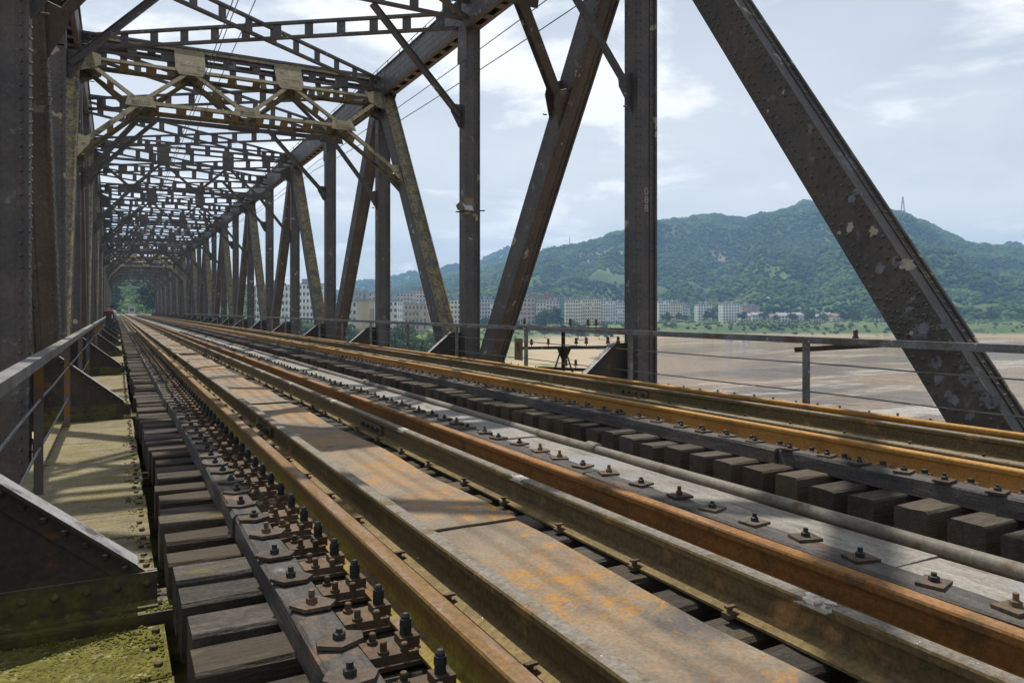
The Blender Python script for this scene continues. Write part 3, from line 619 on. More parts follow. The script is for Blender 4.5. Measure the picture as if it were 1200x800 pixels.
# triangular knee brackets standing on the walkway at every column
def bracket_mesh(side, riv):
    xi = XI_L if side == -1 else XI_R
    def X(a): return a if side == -1 else 2 * XC - a
    m = MB(); xa, xt = XI_L, 0.17
    zlo = -0.40
    poly = [(X(xa), zlo), (X(xt), zlo), (X(xt), -0.285), (X(-0.66), 0.40), (X(xa), 0.40)]
    m.prism(poly, 'y', -0.007, 0.007)
    d0 = Vector((X(0.08), 0, -0.21)); d1 = Vector((X(-0.66), 0, 0.40))
    m.bar(d0, d1, 0.16, 0.014, (0, 0, 1), oh=0.012)
    for q in (-1, 1): m.bar(d0, d1, 0.012, 0.09, (0, 0, 1), ow=q * 0.0135, oh=-0.042)
    for q in (-1, 1):
        m.box(*sorted((X(xa), X(xt + 0.005))), *sorted((q * 0.008, q * 0.022)), zlo + 0.002, zlo + 0.15); m.box(*sorted((X(xa), X(xt + 0.005))), *sorted((q * 0.023, q * 0.11)), zlo + 0.002, zlo + 0.016)
    m.box(*sorted((X(xa), X(0.245))), -0.16, 0.16, zlo - 0.02, zlo); m.box(*sorted((X(xa), X(0.245))), -0.155, -0.14, zlo - 0.12, zlo - 0.02)
    r = MB()
    for k in range(8):
        x = X(0.13 - k * 0.125)
        for y, nn in ((-0.022, -1), (0.022, 1)):
            r.dome((x, y, zlo + 0.095), (0, nn, 0), 0.021, 0.016, 8); r.dome((x + 0.05, y + nn * 0.05, zlo + 0.016), (0, 0, 1), 0.02, 0.014, 8)
    for k in range(9):
        c = d0 + (d1 - d0) * (k + 0.5) / 9
        for y, nn in ((-0.02, -1), (0.02, 1)): r.dome((c.x, y, c.z - 0.045), (0, nn, 0), 0.019, 0.014, 8)
    r.dome((X(0.215), -0.08, zlo), (0, 0, 1), 0.02, 0.014, 8); r.dome((X(0.215), 0.06, zlo), (0, 0, 1), 0.02, 0.014, 8)
    return m.mesh('knee_bracket', [BRACKET]), r.mesh('rivets', [BRACKET], smooth=True)
for side in (-1, 1):
    bm1, rm = bracket_mesh(side, True)
    for i in range(-1 if side < 0 else 0, I1 + 1):
        o = link('knee_bracket', bm1, bridge, (0, Yi(i) + 0.12 if i >= 0 else 3.98, 0), keep=True)
        if i < 4: link('rivets', rm, o, kind='stuff')
# inspection rail along the right top chord
for side, xo in ((1, XI_R + 0.42),):
    m = MB()
    for i in range(0, 8):
        y0 = Yi(i)
        for k in range(6): m.tube([(xo, y0 + k * P / 6, ZT + 0.44), (xo, y0 + k * P / 6, ZT + 1.05)], 0.014, 5)
        m.tube([(xo, y0, ZT + 1.05), (xo, y0 + P, ZT + 1.05)], 0.013, 5)
    link('inspection_rail', m.mesh('inspection_rail', [WIRE]), bridge, keep=True)
# scraped paint patches on the inner face of the big diagonal
PATCHB = surf('primer_patch', (0.36, 0.33, 0.26), (0.45, 0.42, 0.34), 9.0, layers=(dict(c=(0.12, 0.10, 0.08), s=14.0, lo=0.6, hi=0.68),), rough=0.8)
PATCHG = surf('grey_patch', (0.14, 0.15, 0.165), (0.21, 0.22, 0.235), 7.0, layers=(dict(c=(0.08, 0.072, 0.062), s=9.0, lo=0.5, hi=0.62),), rough=0.8)
bigd = [o for o in bridge.children if o.name.startswith('diagonal') and abs(o.location.x + XC - XI_R) < 0.01 and abs(o.location.y + Y0 - Yi(-1)) < 0.01][0]
def on_face(u, v, x):
    p = at(u, v, 10.0) - Vector((0, 0, 1.0)); k = x / p.x; return Vector((x, p.y * k, p.z * k + 1.0))
def patch(u, v, ra, rb, mat, x=XI_R, seed=0, lean=0.6):
    c = on_face(u, v, x); r = random.Random(seed); m = MB(); pl = []
    for k in range(23):
        t = 2 * math.pi * k / 23; q = (0.88 + 0.12 * math.sin(2 * t + seed) + 0.07 * math.sin(5 * t + 2 * seed)) * r.uniform(0.75, 1.2); yy, zz_ = ra * q * math.cos(t), rb * q * math.sin(t)
        pl.append((c.y - Yi(-1) + yy * math.cos(lean) - zz_ * math.sin(lean), c.z + yy * math.sin(lean) + zz_ * math.cos(lean)))
    m.prism(pl, 'x', -0.0018, 0.0002); link('paint_patch', m.mesh('paint_patch', [mat]), bigd)
for k, (u, v, a, b, mt) in enumerate(((996, 266, .055, .07, PATCHB), (1024, 271, .06, .085, PATCHB), (983, 274, .03, .05, PATCHB), (1063, 310, .10, .09, PATCHB), (1000, 229, .09, .09, PATCHG), (1031, 315, .07, .07, PATCHG), (1050, 306, .06, .07, PATCHG), (1068, 356, .05, .13, PATCHG), (1083, 385, .07, .10, PATCHG), (1105, 380, .05, .10, PATCHG), (1097, 425, .07, .08, PATCHG), (1128, 426, .06, .06, PATCHG), (1100, 445, .07, .07, PATCHG), (1130, 445, .07, .07, PATCHG), (1115, 466, .10, .07, PATCHG), (1162, 470, .13, .09, PATCHG), (1137, 486, .05, .07, PATCHG), (1068, 390, .03, .03, PATCHB), (918, 108, .022, .03, PATCHB), (900, 130, .02, .03, PATCHB), (880, 20, .05, .04, PATCHG), (890, 38, .04, .05, PATCHG))): patch(u, v, a * 1.05, b * 1.05, mt, seed=k)
m = MB(); r_ = random.Random(5)
for k in range(34):
    t = k / 34; 
    for o in (-0.22, -0.13, 0.13, 0.22) if k < 17 else (): pass
for row in range(9):
    for o in (-0.24, -0.16, -0.08, 0.02, 0.1, 0.2):
        if r_.random() < 0.85:
            dd = Vector((0, P, ZT - ZB)).normalized(); nn = dd.cross(Vector((1, 0, 0))); c = Vector((0, 0, ZB)) + dd * (3.55 + row * 0.085) + nn * o; m.dome((0, c.y, c.z), (-1, 0, 0), 0.02, 0.018)
link('splice_rivets', m.mesh('splice_rivets', [STEEL], recalc=False), bigd, kind='stuff')
# painted column number
def text_mesh(txt, size, mat, name):
    c = bpy.data.curves.new(name, 'FONT'); c.body = txt; c.size = size; c.align_x = 'CENTER'; c.align_y = 'CENTER'; c.extrude = 0.001
    o = bpy.data.objects.new(name, c); COL.objects.link(o); dg = bpy.context.evaluated_depsgraph_get(); dg.update()
    me = bpy.data.meshes.new_from_object(o.evaluated_get(dg)); bpy.data.objects.remove(o); me.materials.clear(); me.materials.append(mat); return me
for k, ch in enumerate('088'):
    o = link('painted_number', text_mesh(ch, 0.19, NUMBER, 'painted_number'), bridge, (XI_R + 0.24, Yi(0) - CD / 2 + RC - 0.0016, 3.20 - k * 0.155), keep=True); o.rotation_euler = (R(90), 0, 0)

# ------------------------------------------------------------------ tracks
HALF = [(0.075, -0.176), (0.075, -0.165), (0.045, -0.157), (0.016, -0.148), (0.0083, -0.134), (0.0083, -0.056), (0.014, -0.047), (0.034, -0.040), (0.0365, -0.034), (0.0365, -0.013), (0.032, -0.004), (0.020, -0.0005)]
PROF = HALF + [(-x, z) for x, z in reversed(HALF)]
def rail_mesh(name, mat, y0, y1):
    m = MB(); ys = list(np.arange(y0, y1, 6.0)) + [y1]; n = len(PROF); vs = []
    for y in ys: vs += [(x, y, z) for x, z in PROF]
    fs = [(k * n + j, k * n + (j + 1) % n, (k + 1) * n + (j + 1) % n, (k + 1) * n + j) for k in range(len(ys) - 1) for j in range(n)]
    fs += [tuple(range(n)), tuple(reversed(range((len(ys) - 1) * n, len(ys) * n)))]
    m.add(vs, fs); me = m.mesh(name, [mat])
    return me
YR1 = 330.0
def sleeper_variant(k):
    r = random.Random(k); m = MB(); nx = 7; hw, hz = 0.105 + r.uniform(-0.008, 0.006), 0.25
    xs = np.linspace(-1.5 + r.uniform(-0.008, 0.008), 1.5 + r.uniform(-0.008, 0.008), nx)
    rings = []
    for x in xs:
        j = lambda a: r.uniform(-a, a)
        b = 0.014
        rings.append([(x, -hw + j(0.004), -hz), (x, hw + j(0.004), -hz), (x, hw + j(0.004), -b + j(0.003)), (x, hw - b + j(0.004), j(0.004)), (x, j(0.01), j(0.004) - 0.002), (x, -hw + b + j(0.004), j(0.004)), (x, -hw + j(0.004), -b + j(0.004))])
    n = 7; vs = [p for q in rings for p in q]
    fs = [(k_ * n + a, k_ * n + (a + 1) % n, (k_ + 1) * n + (a + 1) % n, (k_ + 1) * n + a) for k_ in range(nx - 1) for a in range(n)] + [tuple(range(n)), tuple(reversed(range((nx - 1) * n, nx * n)))]
    m.add(vs, fs); return m.mesh('sleeper', [SLEEP])
SLV = [sleeper_variant(k) for k in range(6)]
def hexbolt(m, x, y, z, r, h, mi=0, n=6, rot=0.3):
    vs = []
    for zz_, rr in ((z, r), (z + h * 0.85, r), (z + h, r * 0.75)):
        for k in range(n):
            t = rot + 2 * math.pi * k / n; vs.append((x + rr * math.cos(t), y + rr * math.sin(t), zz_))
    m.add(vs, [(a * n + k, a * n + (k + 1) % n, (a + 1) * n + (k + 1) % n, (a + 1) * n + k) for a in range(2) for k in range(n)] + [tuple(range(2 * n, 3 * n))], mi)
def fastener(side, var, low=False):
    """tie plate beside the rail foot; side -1: to the left of the rail. origin: rail centre, sleeper top"""
    r = random.Random(var); m = MB(); s = side
    xa, xb = 0.072, 0.245
    m.box(*sorted((s * 0.02, s * 0.25)), -0.088, 0.088, 0.0, 0.016, 0)
    vs = [(s * xa, -0.078, 0.016), (s * xb, -0.07, 0.016), (s * xb, 0.07, 0.016), (s * xa, 0.078, 0.016)]
    m.add(vs + [(x * 0.985 + s * 0.002, y * 0.93, 0.043) for x, y, z in vs], MB.BF, 0)
    m.box(*sorted((s * 0.055, s * 0.125)), -0.034, 0.034, 0.043, 0.074, 0)                      # clip
    hexbolt(m, s * 0.095, 0.0, 0.074, 0.021, 0.03, 1, 6, r.random())
    if not low: m.tube([(s * 0.095, 0, 0.10), (s * 0.095, 0, 0.136), (s * 0.095, 0, 0.146)], [0.016, 0.016, 0.010], 8, 1); m.tube([(s * 0.095, 0, 0.104), (s * 0.095, 0, 0.128)], [0.0225, 0.0205], 8, 1)
    for y, hh in ((-0.045, 0.03), (0.045, 0.026)):
        x = s * 0.195 + r.uniform(-0.006, 0.006); hexbolt(m, x, y, 0.043, 0.02, 0.012, 0, 8); hexbolt(m, x, y, 0.055, 0.013, hh, 0, 6, r.random())
    hexbolt(m, s * 0.12, -0.058, 0.043, 0.014, 0.03, 0, 6, r.random())
    return m.mesh('rail_fastener', [RUST, BLACK])
FAST = {(s, v, l): fastener(s, v, l) for s in (-1, 1) for v in range(3) for l in (False, True)}
def washer(kind, var):
    r = random.Random(var); m = MB(); a = r.uniform(-0.25, 0.25)
    if kind == 'diamond': P_ = [(-0.115, -0.01), (-0.03, -0.075), (0.095, -0.05), (0.125, 0.012), (0.03, 0.075), (-0.09, 0.05)]
    else: P_ = [(-0.07, -0.055), (0.07, -0.06), (0.075, 0.055), (-0.065, 0.06)]
    P_ = [(x * 0.70, y * 0.86) for x, y in P_] if kind == 'diamond' else [(x * 0.88, y * 0.9) for x, y in P_]
    P_ = [(x * math.cos(a) - y * math.sin(a), x * math.sin(a) + y * math.cos(a)) for x, y in P_]
    m.prism(P_, 'z', 0.0, 0.014, 0)
    hexbolt(m, 0, 0, 0.014, 0.021, 0.022, 1, 6, r.random()); m.tube([(0, 0, 0.03), (0, 0, 0.055 + r.uniform(-0.008, 0.012))], 0.0115, 8, 1)
    return m.mesh('washer_plate', [WASHM, BLACK if var != 1 else RUST])
WASH = {(k, v): washer(k, v) for k in ('diamond', 'square') for v in range(4)}
m = MB(); m.box(-0.024, 0.03, -0.022, 0.022, -0.01, 0.008); hexbolt(m, 0, 0, 0.008, 0.012, 0.02); m.box(-0.02, 0.026, -0.010, 0.010, 0.026, 0.035)
SPIKE = m.mesh('spike', [RUST])
def fishplate():
    m = MB()
    for s in (-1, 1):
        m.box(*sorted((s * 0.012, s * 0.034)), -0.3, 0.3, -0.138, -0.052, 0)
        for k in range(4):
            y = -0.22 + k * 0.147; m.tube([(s * 0.03, y, -0.095), (s * 0.052, y, -0.095)], 0.022, 6, 1); m.tube([(s * 0.05, y, -0.095), (s * 0.075, y, -0.095)], 0.012, 6, 1)
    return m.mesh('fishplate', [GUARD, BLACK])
FISH = fishplate()
def deck_plate(w, L, seed):
    r = random.Random(seed); m = MB(); nx, ny = 5, 9; V = []
    for j in range(ny):
        for i in range(nx):
            V.append((-w / 2 + w * i / (nx - 1), L * j / (ny - 1), 0.012 * math.sin(j * 1.1 + seed) * (0.4 + 0.6 * (i / (nx - 1))) + r.uniform(-0.003, 0.003)))
    n = len(V); V += [(x, y, z - 0.010) for x, y, z in V]
    fs = [(j * nx + i, j * nx + i + 1, (j + 1) * nx + i + 1, (j + 1) * nx + i) for j in range(ny - 1) for i in range(nx - 1)]
    fs += [tuple(n + a for a in reversed(f)) for f in fs]
    per = [i for i in range(nx)] + [j * nx + nx - 1 for j in range(1, ny)] + [(ny - 1) * nx + i for i in range(nx - 2, -1, -1)] + [j * nx for j in range(ny - 2, 0, -1)]
    fs += [(per[k], per[(k + 1) % len(per)], per[(k + 1) % len(per)] + n, per[k] + n) for k in range(len(per))]
    m.add(V, fs); me = m.mesh('deck_plate', [PLATE]); return me
def wood_piece(name, w, h, L, mat, seed, nseg=8, j=0.004, bev=0.012):
    r = random.Random(seed); m = MB(); vs = []
    for k in range(nseg + 1):
        y = L * k / nseg; q = lambda: r.uniform(-j, j)
        vs += [(-w / 2 + q(), y, -h), (w / 2 + q(), y, -h), (w / 2 + q(), y, -bev + q()), (w / 2 - bev + q(), y, q()), (-w / 2 + bev + q(), y, q()), (-w / 2 + q(), y, -bev + q())]
    n = 6
    m.add(vs, [(k * n + a, k * n + (a + 1) % n, (k + 1) * n + (a + 1) % n, (k + 1) * n + a) for k in range(nseg) for a in range(n)] + [tuple(range(n)), tuple(reversed(range(nseg * n, (nseg + 1) * n)))])
    return m.mesh(name, [mat])
TIML, PLKL = 5.6, 3.05
TIMV = [wood_piece('guard_timber', 0.15, 0.12, TIML - 0.012, TIMBER, s, 14, 0.005) for s in range(4)]
PLKV = [wood_piece('timber_plank', 0.33, 0.09, 3.6 - 0.012, PLANK, s + 20, 10, 0.004, 0.01) for s in range(4)]
PLTV = [deck_plate(0.64, PLKL + 0.02, s) for s in range(5)]
def track(cx, label, rail_mats, left_wash, hw_n, plank_side, phase):
    t = empty('railway_track', (cx, 0, -0.2), label, 'railway track', 'railway tracks on the bridge')
    ga = 0.755
    rails = []
    for s, rm in zip((-1, 1), rail_mats):
        rails.append(link('rail', rail_mesh('rail', rm, -2.0, YR1), t, (s * ga, 0, 0.2)))
    guards = []
    for s in (-1, 1):
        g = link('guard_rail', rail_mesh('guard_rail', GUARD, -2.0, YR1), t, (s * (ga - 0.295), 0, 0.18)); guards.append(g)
    k = 0; y = SLY0 + phase; far = MB()
    while y < YEND + 1:
        if k < 300:
            o = link('sleeper', SLV[random.randrange(6)], t, (random.uniform(-0.02, 0.02) + 0.03 * math.sin(k * 0.37) * (k % 11 > 6), y + random.uniform(-0.018, 0.018), random.choice((0, 0, -0.006, -0.014, -0.022))))
            o.rotation_euler = (random.uniform(-0.01, 0.01), random.uniform(-0.003, 0.003), random.uniform(-0.008, 0.008))
            if random.random() < 0.5: o.rotation_euler[2] += math.pi
        else: far.box(-1.5, 1.5, y - 0.105, y + 0.105, -0.25, 0.0)
        k += 1; y += SL
    link('far_sleepers', far.mesh('far_sleepers', [SLEEP]), t, kind='stuff')
    for s in (-1, 1):
        y = -1.4; q = 0
        while y < YEND:
            link('guard_timber', TIMV[(q + (s > 0)) % 4], t, (s * 1.11 + random.uniform(-0.018, 0.018), y, 0.105 + random.uniform(-0.006, 0.006))); y += TIML; q += 1
    y = 0.6; q = 0
    while y < YEND:
        o = link('deck_plate', PLTV[q % 5], t, (-0.09 + random.uniform(-0.008, 0.008), y, 0.026 + (0.012 if q % 2 else 0.0))); y += PLKL; q += 1
    if plank_side:
        y = -1.55; q = 0
        while y < YEND:
            link('timber_plank', PLKV[q % 4], t, (1.19 + 0.185, y, 0.098 + random.uniform(-0.008, 0.008))).rotation_euler = (0, 0, random.uniform(-0.004, 0.004)); y += 3.6; q += 1
    for j in range(hw_n):
        y = SLY0 + phase + j * SL
        if y > 0.3:
            for s, kind in ((-1, left_wash), (1, 'square')):
                o = link('washer_plate', WASH[kind, random.randrange(4)], t, (s * 1.11 + (0.0 if s < 0 else 0.045) + random.uniform(-0.02, 0.02), y + random.uniform(-0.03, 0.03), 0.109)); o.rotation_euler[2] = random.uniform(-0.15, 0.15) + (math.pi if random.random() < 0.3 and s > 0 else 0)
            link('rail_fastener', FAST[-1, random.randrange(3), cx > 3], rails[0], (0, y + random.uniform(-0.01, 0.01), -0.198))
            link('rail_fastener', FAST[1, random.randrange(3), False], rails[1], (0, y + random.uniform(-0.01, 0.01), -0.198))
            if j % 2 == 0:
                link('spike', SPIKE, guards[0], (-0.085, y + random.uniform(-0.03, 0.03), -0.165)); link('spike', SPIKE, guards[1], (-0.085, y + random.uniform(-0.03, 0.03), -0.165))
    return t, rails, guards
t1, r1, g1 = track(1.74, 'near railway track with dark weathered sleepers and a rust patched steel plate between its rails', (RAIL, RAILRED), 'diamond', 130, True, 0.0)
t2, r2, g2 = track(5.79, 'far railway track with bright orange rusty rails beside the right handrail', (RAILOR, RAILOR), 'square', 100, False, 0.1)
for g, ys in ((g1[1], (6.95, 19.4, 32)), (g1[0], (7.35, 19.8)), (g2[1], (8.15, 20.6, 33)), (g2[0], (14.0, 26.4))):
    for y in ys: link('fishplate', FISH, g, (0, y, 0))
def paint(seed, L):
    r = random.Random(seed); pr = [(-0.037, -0.030), (-0.037, -0.013), (-0.0325, -0.0035), (-0.020, 0.0), (0.0, 0.0003), (0.018, 0.0)]
    m = MB(); vs = []
    for x, z in pr:
        vs += [(x * 1.02, -L / 2 + r.uniform(-0.03, 0.03), z + 0.0012), (x * 1.02, L / 2 + r.uniform(-0.05, 0.05), z + 0.0012)]
    m.add(vs, [(2 * k, 2 * k + 1, 2 * k + 3, 2 * k + 2) for k in range(len(pr) - 1)]); return m.mesh('paint_mark', [WHITE], recalc=False)
for k, y in enumerate((1.8, 4.0, 6.1, 8.42, 10.72, 13.0, 15.2, 17.5)): link('paint_mark', paint(k, 0.13 + 0.05 * random.random()), g1[1], (0, y, 0))
for k, y in enumerate((1.28, 1.42)): link('paint_mark', paint(k + 30, 0.05), g1[0], (0.02, y, 0.001))

# steel conduit along the near track's plank
cp = empty('conduit_pipe', (3.315, 0, -0.2), 'thin grey steel pipe running beside the pale planks between the two tracks', 'pipe')
m = MB(); ys = np.arange(-1.5, 120, 2.5)
m.tube([(0.006 * math.sin(y * 1.7), y, 0.115 + 0.004 * math.sin(y * 0.9)) for y in ys], 0.036, 10); link('tube', m.mesh('tube', [PIPE], smooth=True), cp)
for y in (4.86, 10.9, 16.9, 22.9):
    m = MB(); m.tube([(0, y - 0.07, 0.116), (0, y - 0.06, 0.116), (0, y + 0.06, 0.116), (0, y + 0.07, 0.116)], [0.04, 0.053, 0.053, 0.04], 12); link('coupling', m.mesh('coupling', [PIPE], smooth=True), cp)
for y in np.arange(0.4, 60, 2.6):
    m = MB(); m.box(-0.10, 0.02, y - 0.03, y + 0.03, 0.06, 0.08); link('pipe_bracket', m.mesh('pipe_bracket', [RUST]), cp)

# ------------------------------------------------------------------ walkways
def walkway(side, label):
    w = empty('walkway', (-0.24 if side < 0 else 2 * XC + 0.24, 0, WZ), label, 'walkway')
    W0 = 0.43
    PL = 0.56
    sv = []
    for s in range(4):
        me = MB(); r = random.Random(s + 50); nx = 5
        vs = []
        for x in np.linspace(-W0, W0, nx):
            j = lambda a: r.uniform(-a, a)
            vs += [(x, 0.004 + j(0.004), -0.05), (x, PL - 0.006 + j(0.004), -0.05), (x, PL - 0.006 + j(0.004), -0.006 + j(0.004)), (x, PL - 0.02, j(0.004)), (x, PL / 2, j(0.004)), (x, 0.02, j(0.004)), (x, 0.004 + j(0.004), -0.006 + j(0.004))]
        n = 7; me.add(vs, [(k * n + a, k * n + (a + 1) % n, (k + 1) * n + (a + 1) % n, (k + 1) * n + a) for k in range(nx - 1) for a in range(n)] + [tuple(range(n)), tuple(reversed(range((nx - 1) * n, nx * n)))])
        sv.append(me)
    mm = [x.mesh('walkway_board', [WALK]) for x in sv]; ms = [x.mesh('walkway_board', [WALKM]) for x in sv]
    bolt = MB()
    for k in range(3):
        for xx in (-W0 + 0.055, W0 - 0.05): hexbolt(bolt, xx + random.uniform(-0.012, 0.012), 0.1 + k * 0.18, -0.002, 0.017, 0.018, 0, 6, k)
    bolt = bolt.mesh('board_bolts', [RUST])
    q = 0
    for i in range(-2, 12):
        ya = 3.98 if i == -1 else Yi(i) + 0.12; yb = Yi(i + 1) + 0.12 if i + 1 != -1 else 3.98
        y = ya + 0.18 if i > -2 else yb - 0.18 - PL * 7
        while y < yb - 0.19:
            moss = i < -1
            sc = min(1.0, (yb - 0.17 - y) / PL)
            o = link('walkway_board', (ms if moss else mm)[random.randrange(4)], w, (random.uniform(-0.008, 0.008), y, random.uniform(-0.006, 0.0) - (0.02 if moss else 0)))
            o.scale = (1, sc, 1)
            if q < 40 and sc > 0.8 and side < 0: link('board_bolts', bolt, o, kind='stuff')
            y += PL; q += 1
    m = MB(); m.box(-W0 - 0.01, -W0 + 0.09, 4.2, 90, 0.004, 0.014) if side < 0 else m.box(W0 - 0.09, W0 + 0.01, 4.2, 90, 0.004, 0.014)
    link('edge_strip', m.mesh('edge_strip', [WALK]), w)
    m = MB(); m.box(-W0 + 0.02, -W0 + 0.09, -1, 110, -0.17, -0.056); m.box(W0 - 0.09, W0 - 0.02, -1, 110, -0.17, -0.056); link('bearer', m.mesh('bearer', [BROWN]), w)
walkway(-1, 'mossy boarded walkway between the left truss and the near track')
walkway(1, 'boarded walkway beneath the right handrail beyond the far track')

# raised moss on the nearest boards and on the bracket foot
def moss(n, x0, x1, y0, y1, z, lo):
    X_ = rng.uniform(x0, x1, n * 3); Y_ = rng.uniform(y0, y1, n * 3)
    k_ = (np.sin(X_ * 9 + 2) * np.cos(Y_ * 7) + 0.6 * np.sin(X_ * 23 + Y_ * 17) + rng.uniform(-0.7, 0.7, n * 3)) > lo
    X_, Y_ = X_[k_][:n], Y_[k_][:n]; rr_ = rng.uniform(0.003, 0.008, len(X_)); return np.stack([X_, Y_, np.full(len(X_), z)], 1), rr_
mc = [moss(4200, -0.66, 0.18, 2.0, 3.79, WZ - 0.022, -0.35), moss(500, -0.66, 0.19, 4.2, 4.6, WZ - 0.001, 0.5), moss(260, 0.0, 0.24, 3.84, 3.95, -0.398, 0.0), moss(700, 0.06, 0.19, 4.6, 9.5, WZ - 0.002, 0.6)]
MOSS = surf('moss_tufts', (0.11, 0.105, 0.022), (0.20, 0.185, 0.035), 12.0, layers=(dict(c=(0.06, 0.06, 0.016), s=30.0, lo=0.5, hi=0.65), dict(c=(0.24, 0.20, 0.10), s=16.0, lo=0.58, hi=0.7)), rough=1.0, spec=0.1)
blobs('moss', np.concatenate([a for a, b in mc]), np.concatenate([b for a, b in mc]), mat=MOSS)
def handrail(x, side, label):
    h = empty('handrail', (x, 0, WZ), label, 'handrail', 'bridge handrails')
    zt = 0.655 - WZ
    m = MB(); n = 16
    y = -0.6; k = 0
    while y < 100:
        L = 7.6; m = MB()
        m.box(-0.045, 0.045, y, y + L - 0.004, zt - 0.014, zt); m.box(*((-0.045, -0.032) if side < 0 else (-0.045, -0.032)), y, y + L - 0.004, zt - 0.085, zt - 0.014)
        m.box(0.032, 0.045, y, y + L - 0.004, zt - 0.07, zt - 0.014)
        link('top_rail', m.mesh('top_rail', [GREYPAINT]), h); y += L; k += 1
    pm = MB(); pm.box(-0.032, 0.032, -0.006, 0.006, 0.0, zt - 0.016); pm.box(-0.032, -0.02, 0.006, 0.065, 0.0, zt - 0.016)
    pmesh = pm.mesh('post', [RUSTPOST if side < 0 else GREYPAINT])
    for j in range(-1, 22):
        y = 10.6 + j * P / 2
        if y > 0: link('post', pmesh, h, (0, y, 0))
    for z0 in (1.0 - 0.685 - WZ, 1.0 - 1.06 - WZ):
        y = -0.5 + (3.0 if side < 0 else 0)
        m = MB(); ys = np.arange(-0.4, 88, 0.95)
        m.tube([(0.012 + 0.004 * math.sin(a * 3.1 + z0 * 9), a, z0 - 0.012 * abs(math.sin((a - 10.6) * math.pi / (P / 2))) + 0.003 * math.sin(a * 2.3)) for a in ys], 0.0095, 6)
        link('mid_rod', m.mesh('mid_rod', [GREYPAINT], smooth=True), h)
    return h
handrail(-0.53, -1, 'weathered grey handrail along the left walkway in front of the left columns')
handrail(8.05, 1, 'grey handrail with two thin rods along the right truss above the river')
# heavier brown angle posts where the left rail meets the brackets
# ------------------------------------------------------------------ small fittings
fl = empty('floodlight', (XI_R, Yi(1) - 0.2, 3.68), 'small pale floodlight clamped to the second right hand column from the camera', 'lamp')
m = MB(); m.prism([(-0.2, -0.02), (0.16, -0.05), (0.16, -0.2), (0.02, -0.3), (-0.14, -0.24)], 'x', -0.24, 0.12); me = m.mesh('housing', [LAMPB]); o = link('housing', me, fl, (-0.05, -0.12, 0.28)); o.rotation_euler = (R(-25), 0, R(20))
m = MB(); m.box(-0.22, 0.1, -0.01, 0.01, -0.19, 0.02); o = link('lens', m.mesh('lens', [GLASS]), fl, (-0.05, -0.33, 0.17)); o.rotation_euler = (R(-30), 0, R(20))
m = MB(); m.bar((-0.34, -0.14, -0.02), (0.46, -0.26, 0.05), 0.035, 0.035); m.bar((-0.06, -0.1, 0.0), (-0.06, -0.14, 0.2), 0.03, 0.03); link('clamp_bar', m.mesh('clamp_bar', [WIRE]), fl)

def telegraph(x, ypost, arms, post_z, label, sign=None):
    t = empty('insulator_bracket', (x, ypost, post_z[0]), label, 'bracket')
    z0 = post_z[0]
    if post_z[1] - post_z[0] > 0.1:
        m = MB(); m.box(-0.05, 0.05, -0.006, 0.006, 0, post_z[1] - z0); m.box(-0.006, 0.006, -0.08, 0.08, 0.0, post_z[1] - z0); link('post', m.mesh('post', [BROWN]), t)
        m = MB()
        for s in (-1, 1): m.bar((0, s * 0.45, 0.06), (0, s * 0.05, 0.75), 0.03, 0.03)
        m.prism([(-0.36, 0.72), (0.36, 0.72), (0.12, 0.42), (-0.12, 0.42)], 'x', 0.012, 0.022)
        link('stay', m.mesh('stay', [BROWN]), t)
        for zo in (0.04, 1.2): m = MB(); m.bar((0, 0, zo), (8.1 - x, 0, zo), 0.06, 0.06); link('outrigger', m.mesh('outrigger', [BROWN]), t)
    for (ya, za, yb, zb, ins) in arms:
        a = Vector((0, ya - ypost, za - z0)); b = Vector((0, yb - ypost, zb - z0))
        m = MB(); m.bar(a, b, 0.06, 0.075); link('cross_arm', m.mesh('cross_arm', [BROWN]), t)
        for f in ins:
            c = a + (b - a) * f; m = MB()
            m.tube([c + Vector((0, 0, 0.03)), c + Vector((0, 0, 0.10))], 0.011, 6, 1)
            m.tube([c + Vector((0, 0, z)) for z in (0.09, 0.10, 0.14, 0.15, 0.2, 0.225, 0.24)], [0.045, 0.05, 0.042, 0.03, 0.038, 0.03, 0.012], 10, 0)
            link('insulator', m.mesh('insulator', [INSUL, BROWN], smooth=True), t)
    return t
tl = telegraph(9.8, 15.67, ((18.2, 0.56, 12.7, 0.58, (0.1, 0.52, 0.66, 0.72)), (17.75, -0.02, 12.9, 0.22, (0.10, 0.28, 0.55, 0.64, 0.82, 0.9)), (16.9, -0.50, 13.8, -0.36, (0.44, 0.58, 0.84, 0.95))), (-0.62, 0.62), 'rusty telegraph bracket with rows of small insulators behind the right handrail')
m = MB(); m.box(-0.012, 0.012, -0.22, 0.22, -0.30, 0.30); sp = link('sign_board', m.mesh('sign_board', [SIGN]), tl, (9.78, 17.95, -0.06), keep=True)
o = link('sign_number', text_mesh('8', 0.34, DARKSIGN, 'sign_number'), sp, (-0.0145, 0, 0.06)); o.rotation_euler = (R(90), 0, R(-90))
telegraph(9.2, 6.9, ((8.0, 0.40, 6.55, 0.54, (0.72,)),), (0.40, 0.41), 'short rusty arm hanging outside the right handrail near the big diagonal')

def cable(name, pts, r, label, group=None):
    m = MB(); m.tube(pts, r, 5, cap=False); o = link(name, m.mesh(name, [WIRE]), None); return tag(o, label, 'cable', group)
def wirepts(x, z, y0, y1, sag=0.25, span=7.6 * 4, dz=0.0):
    return [(x, y, z + dz * (y - y0) - sag * (1 - (2 * (((y - y0) % span) / span) - 1) ** 2)) for y in np.arange(y0, y1, 1.9)]
def xz_for(u, v):       # a line along the bridge through this pixel, at height z above the camera
    p = at(u, v, 10.0); return (p.x, p.y, p.z - 1.0)
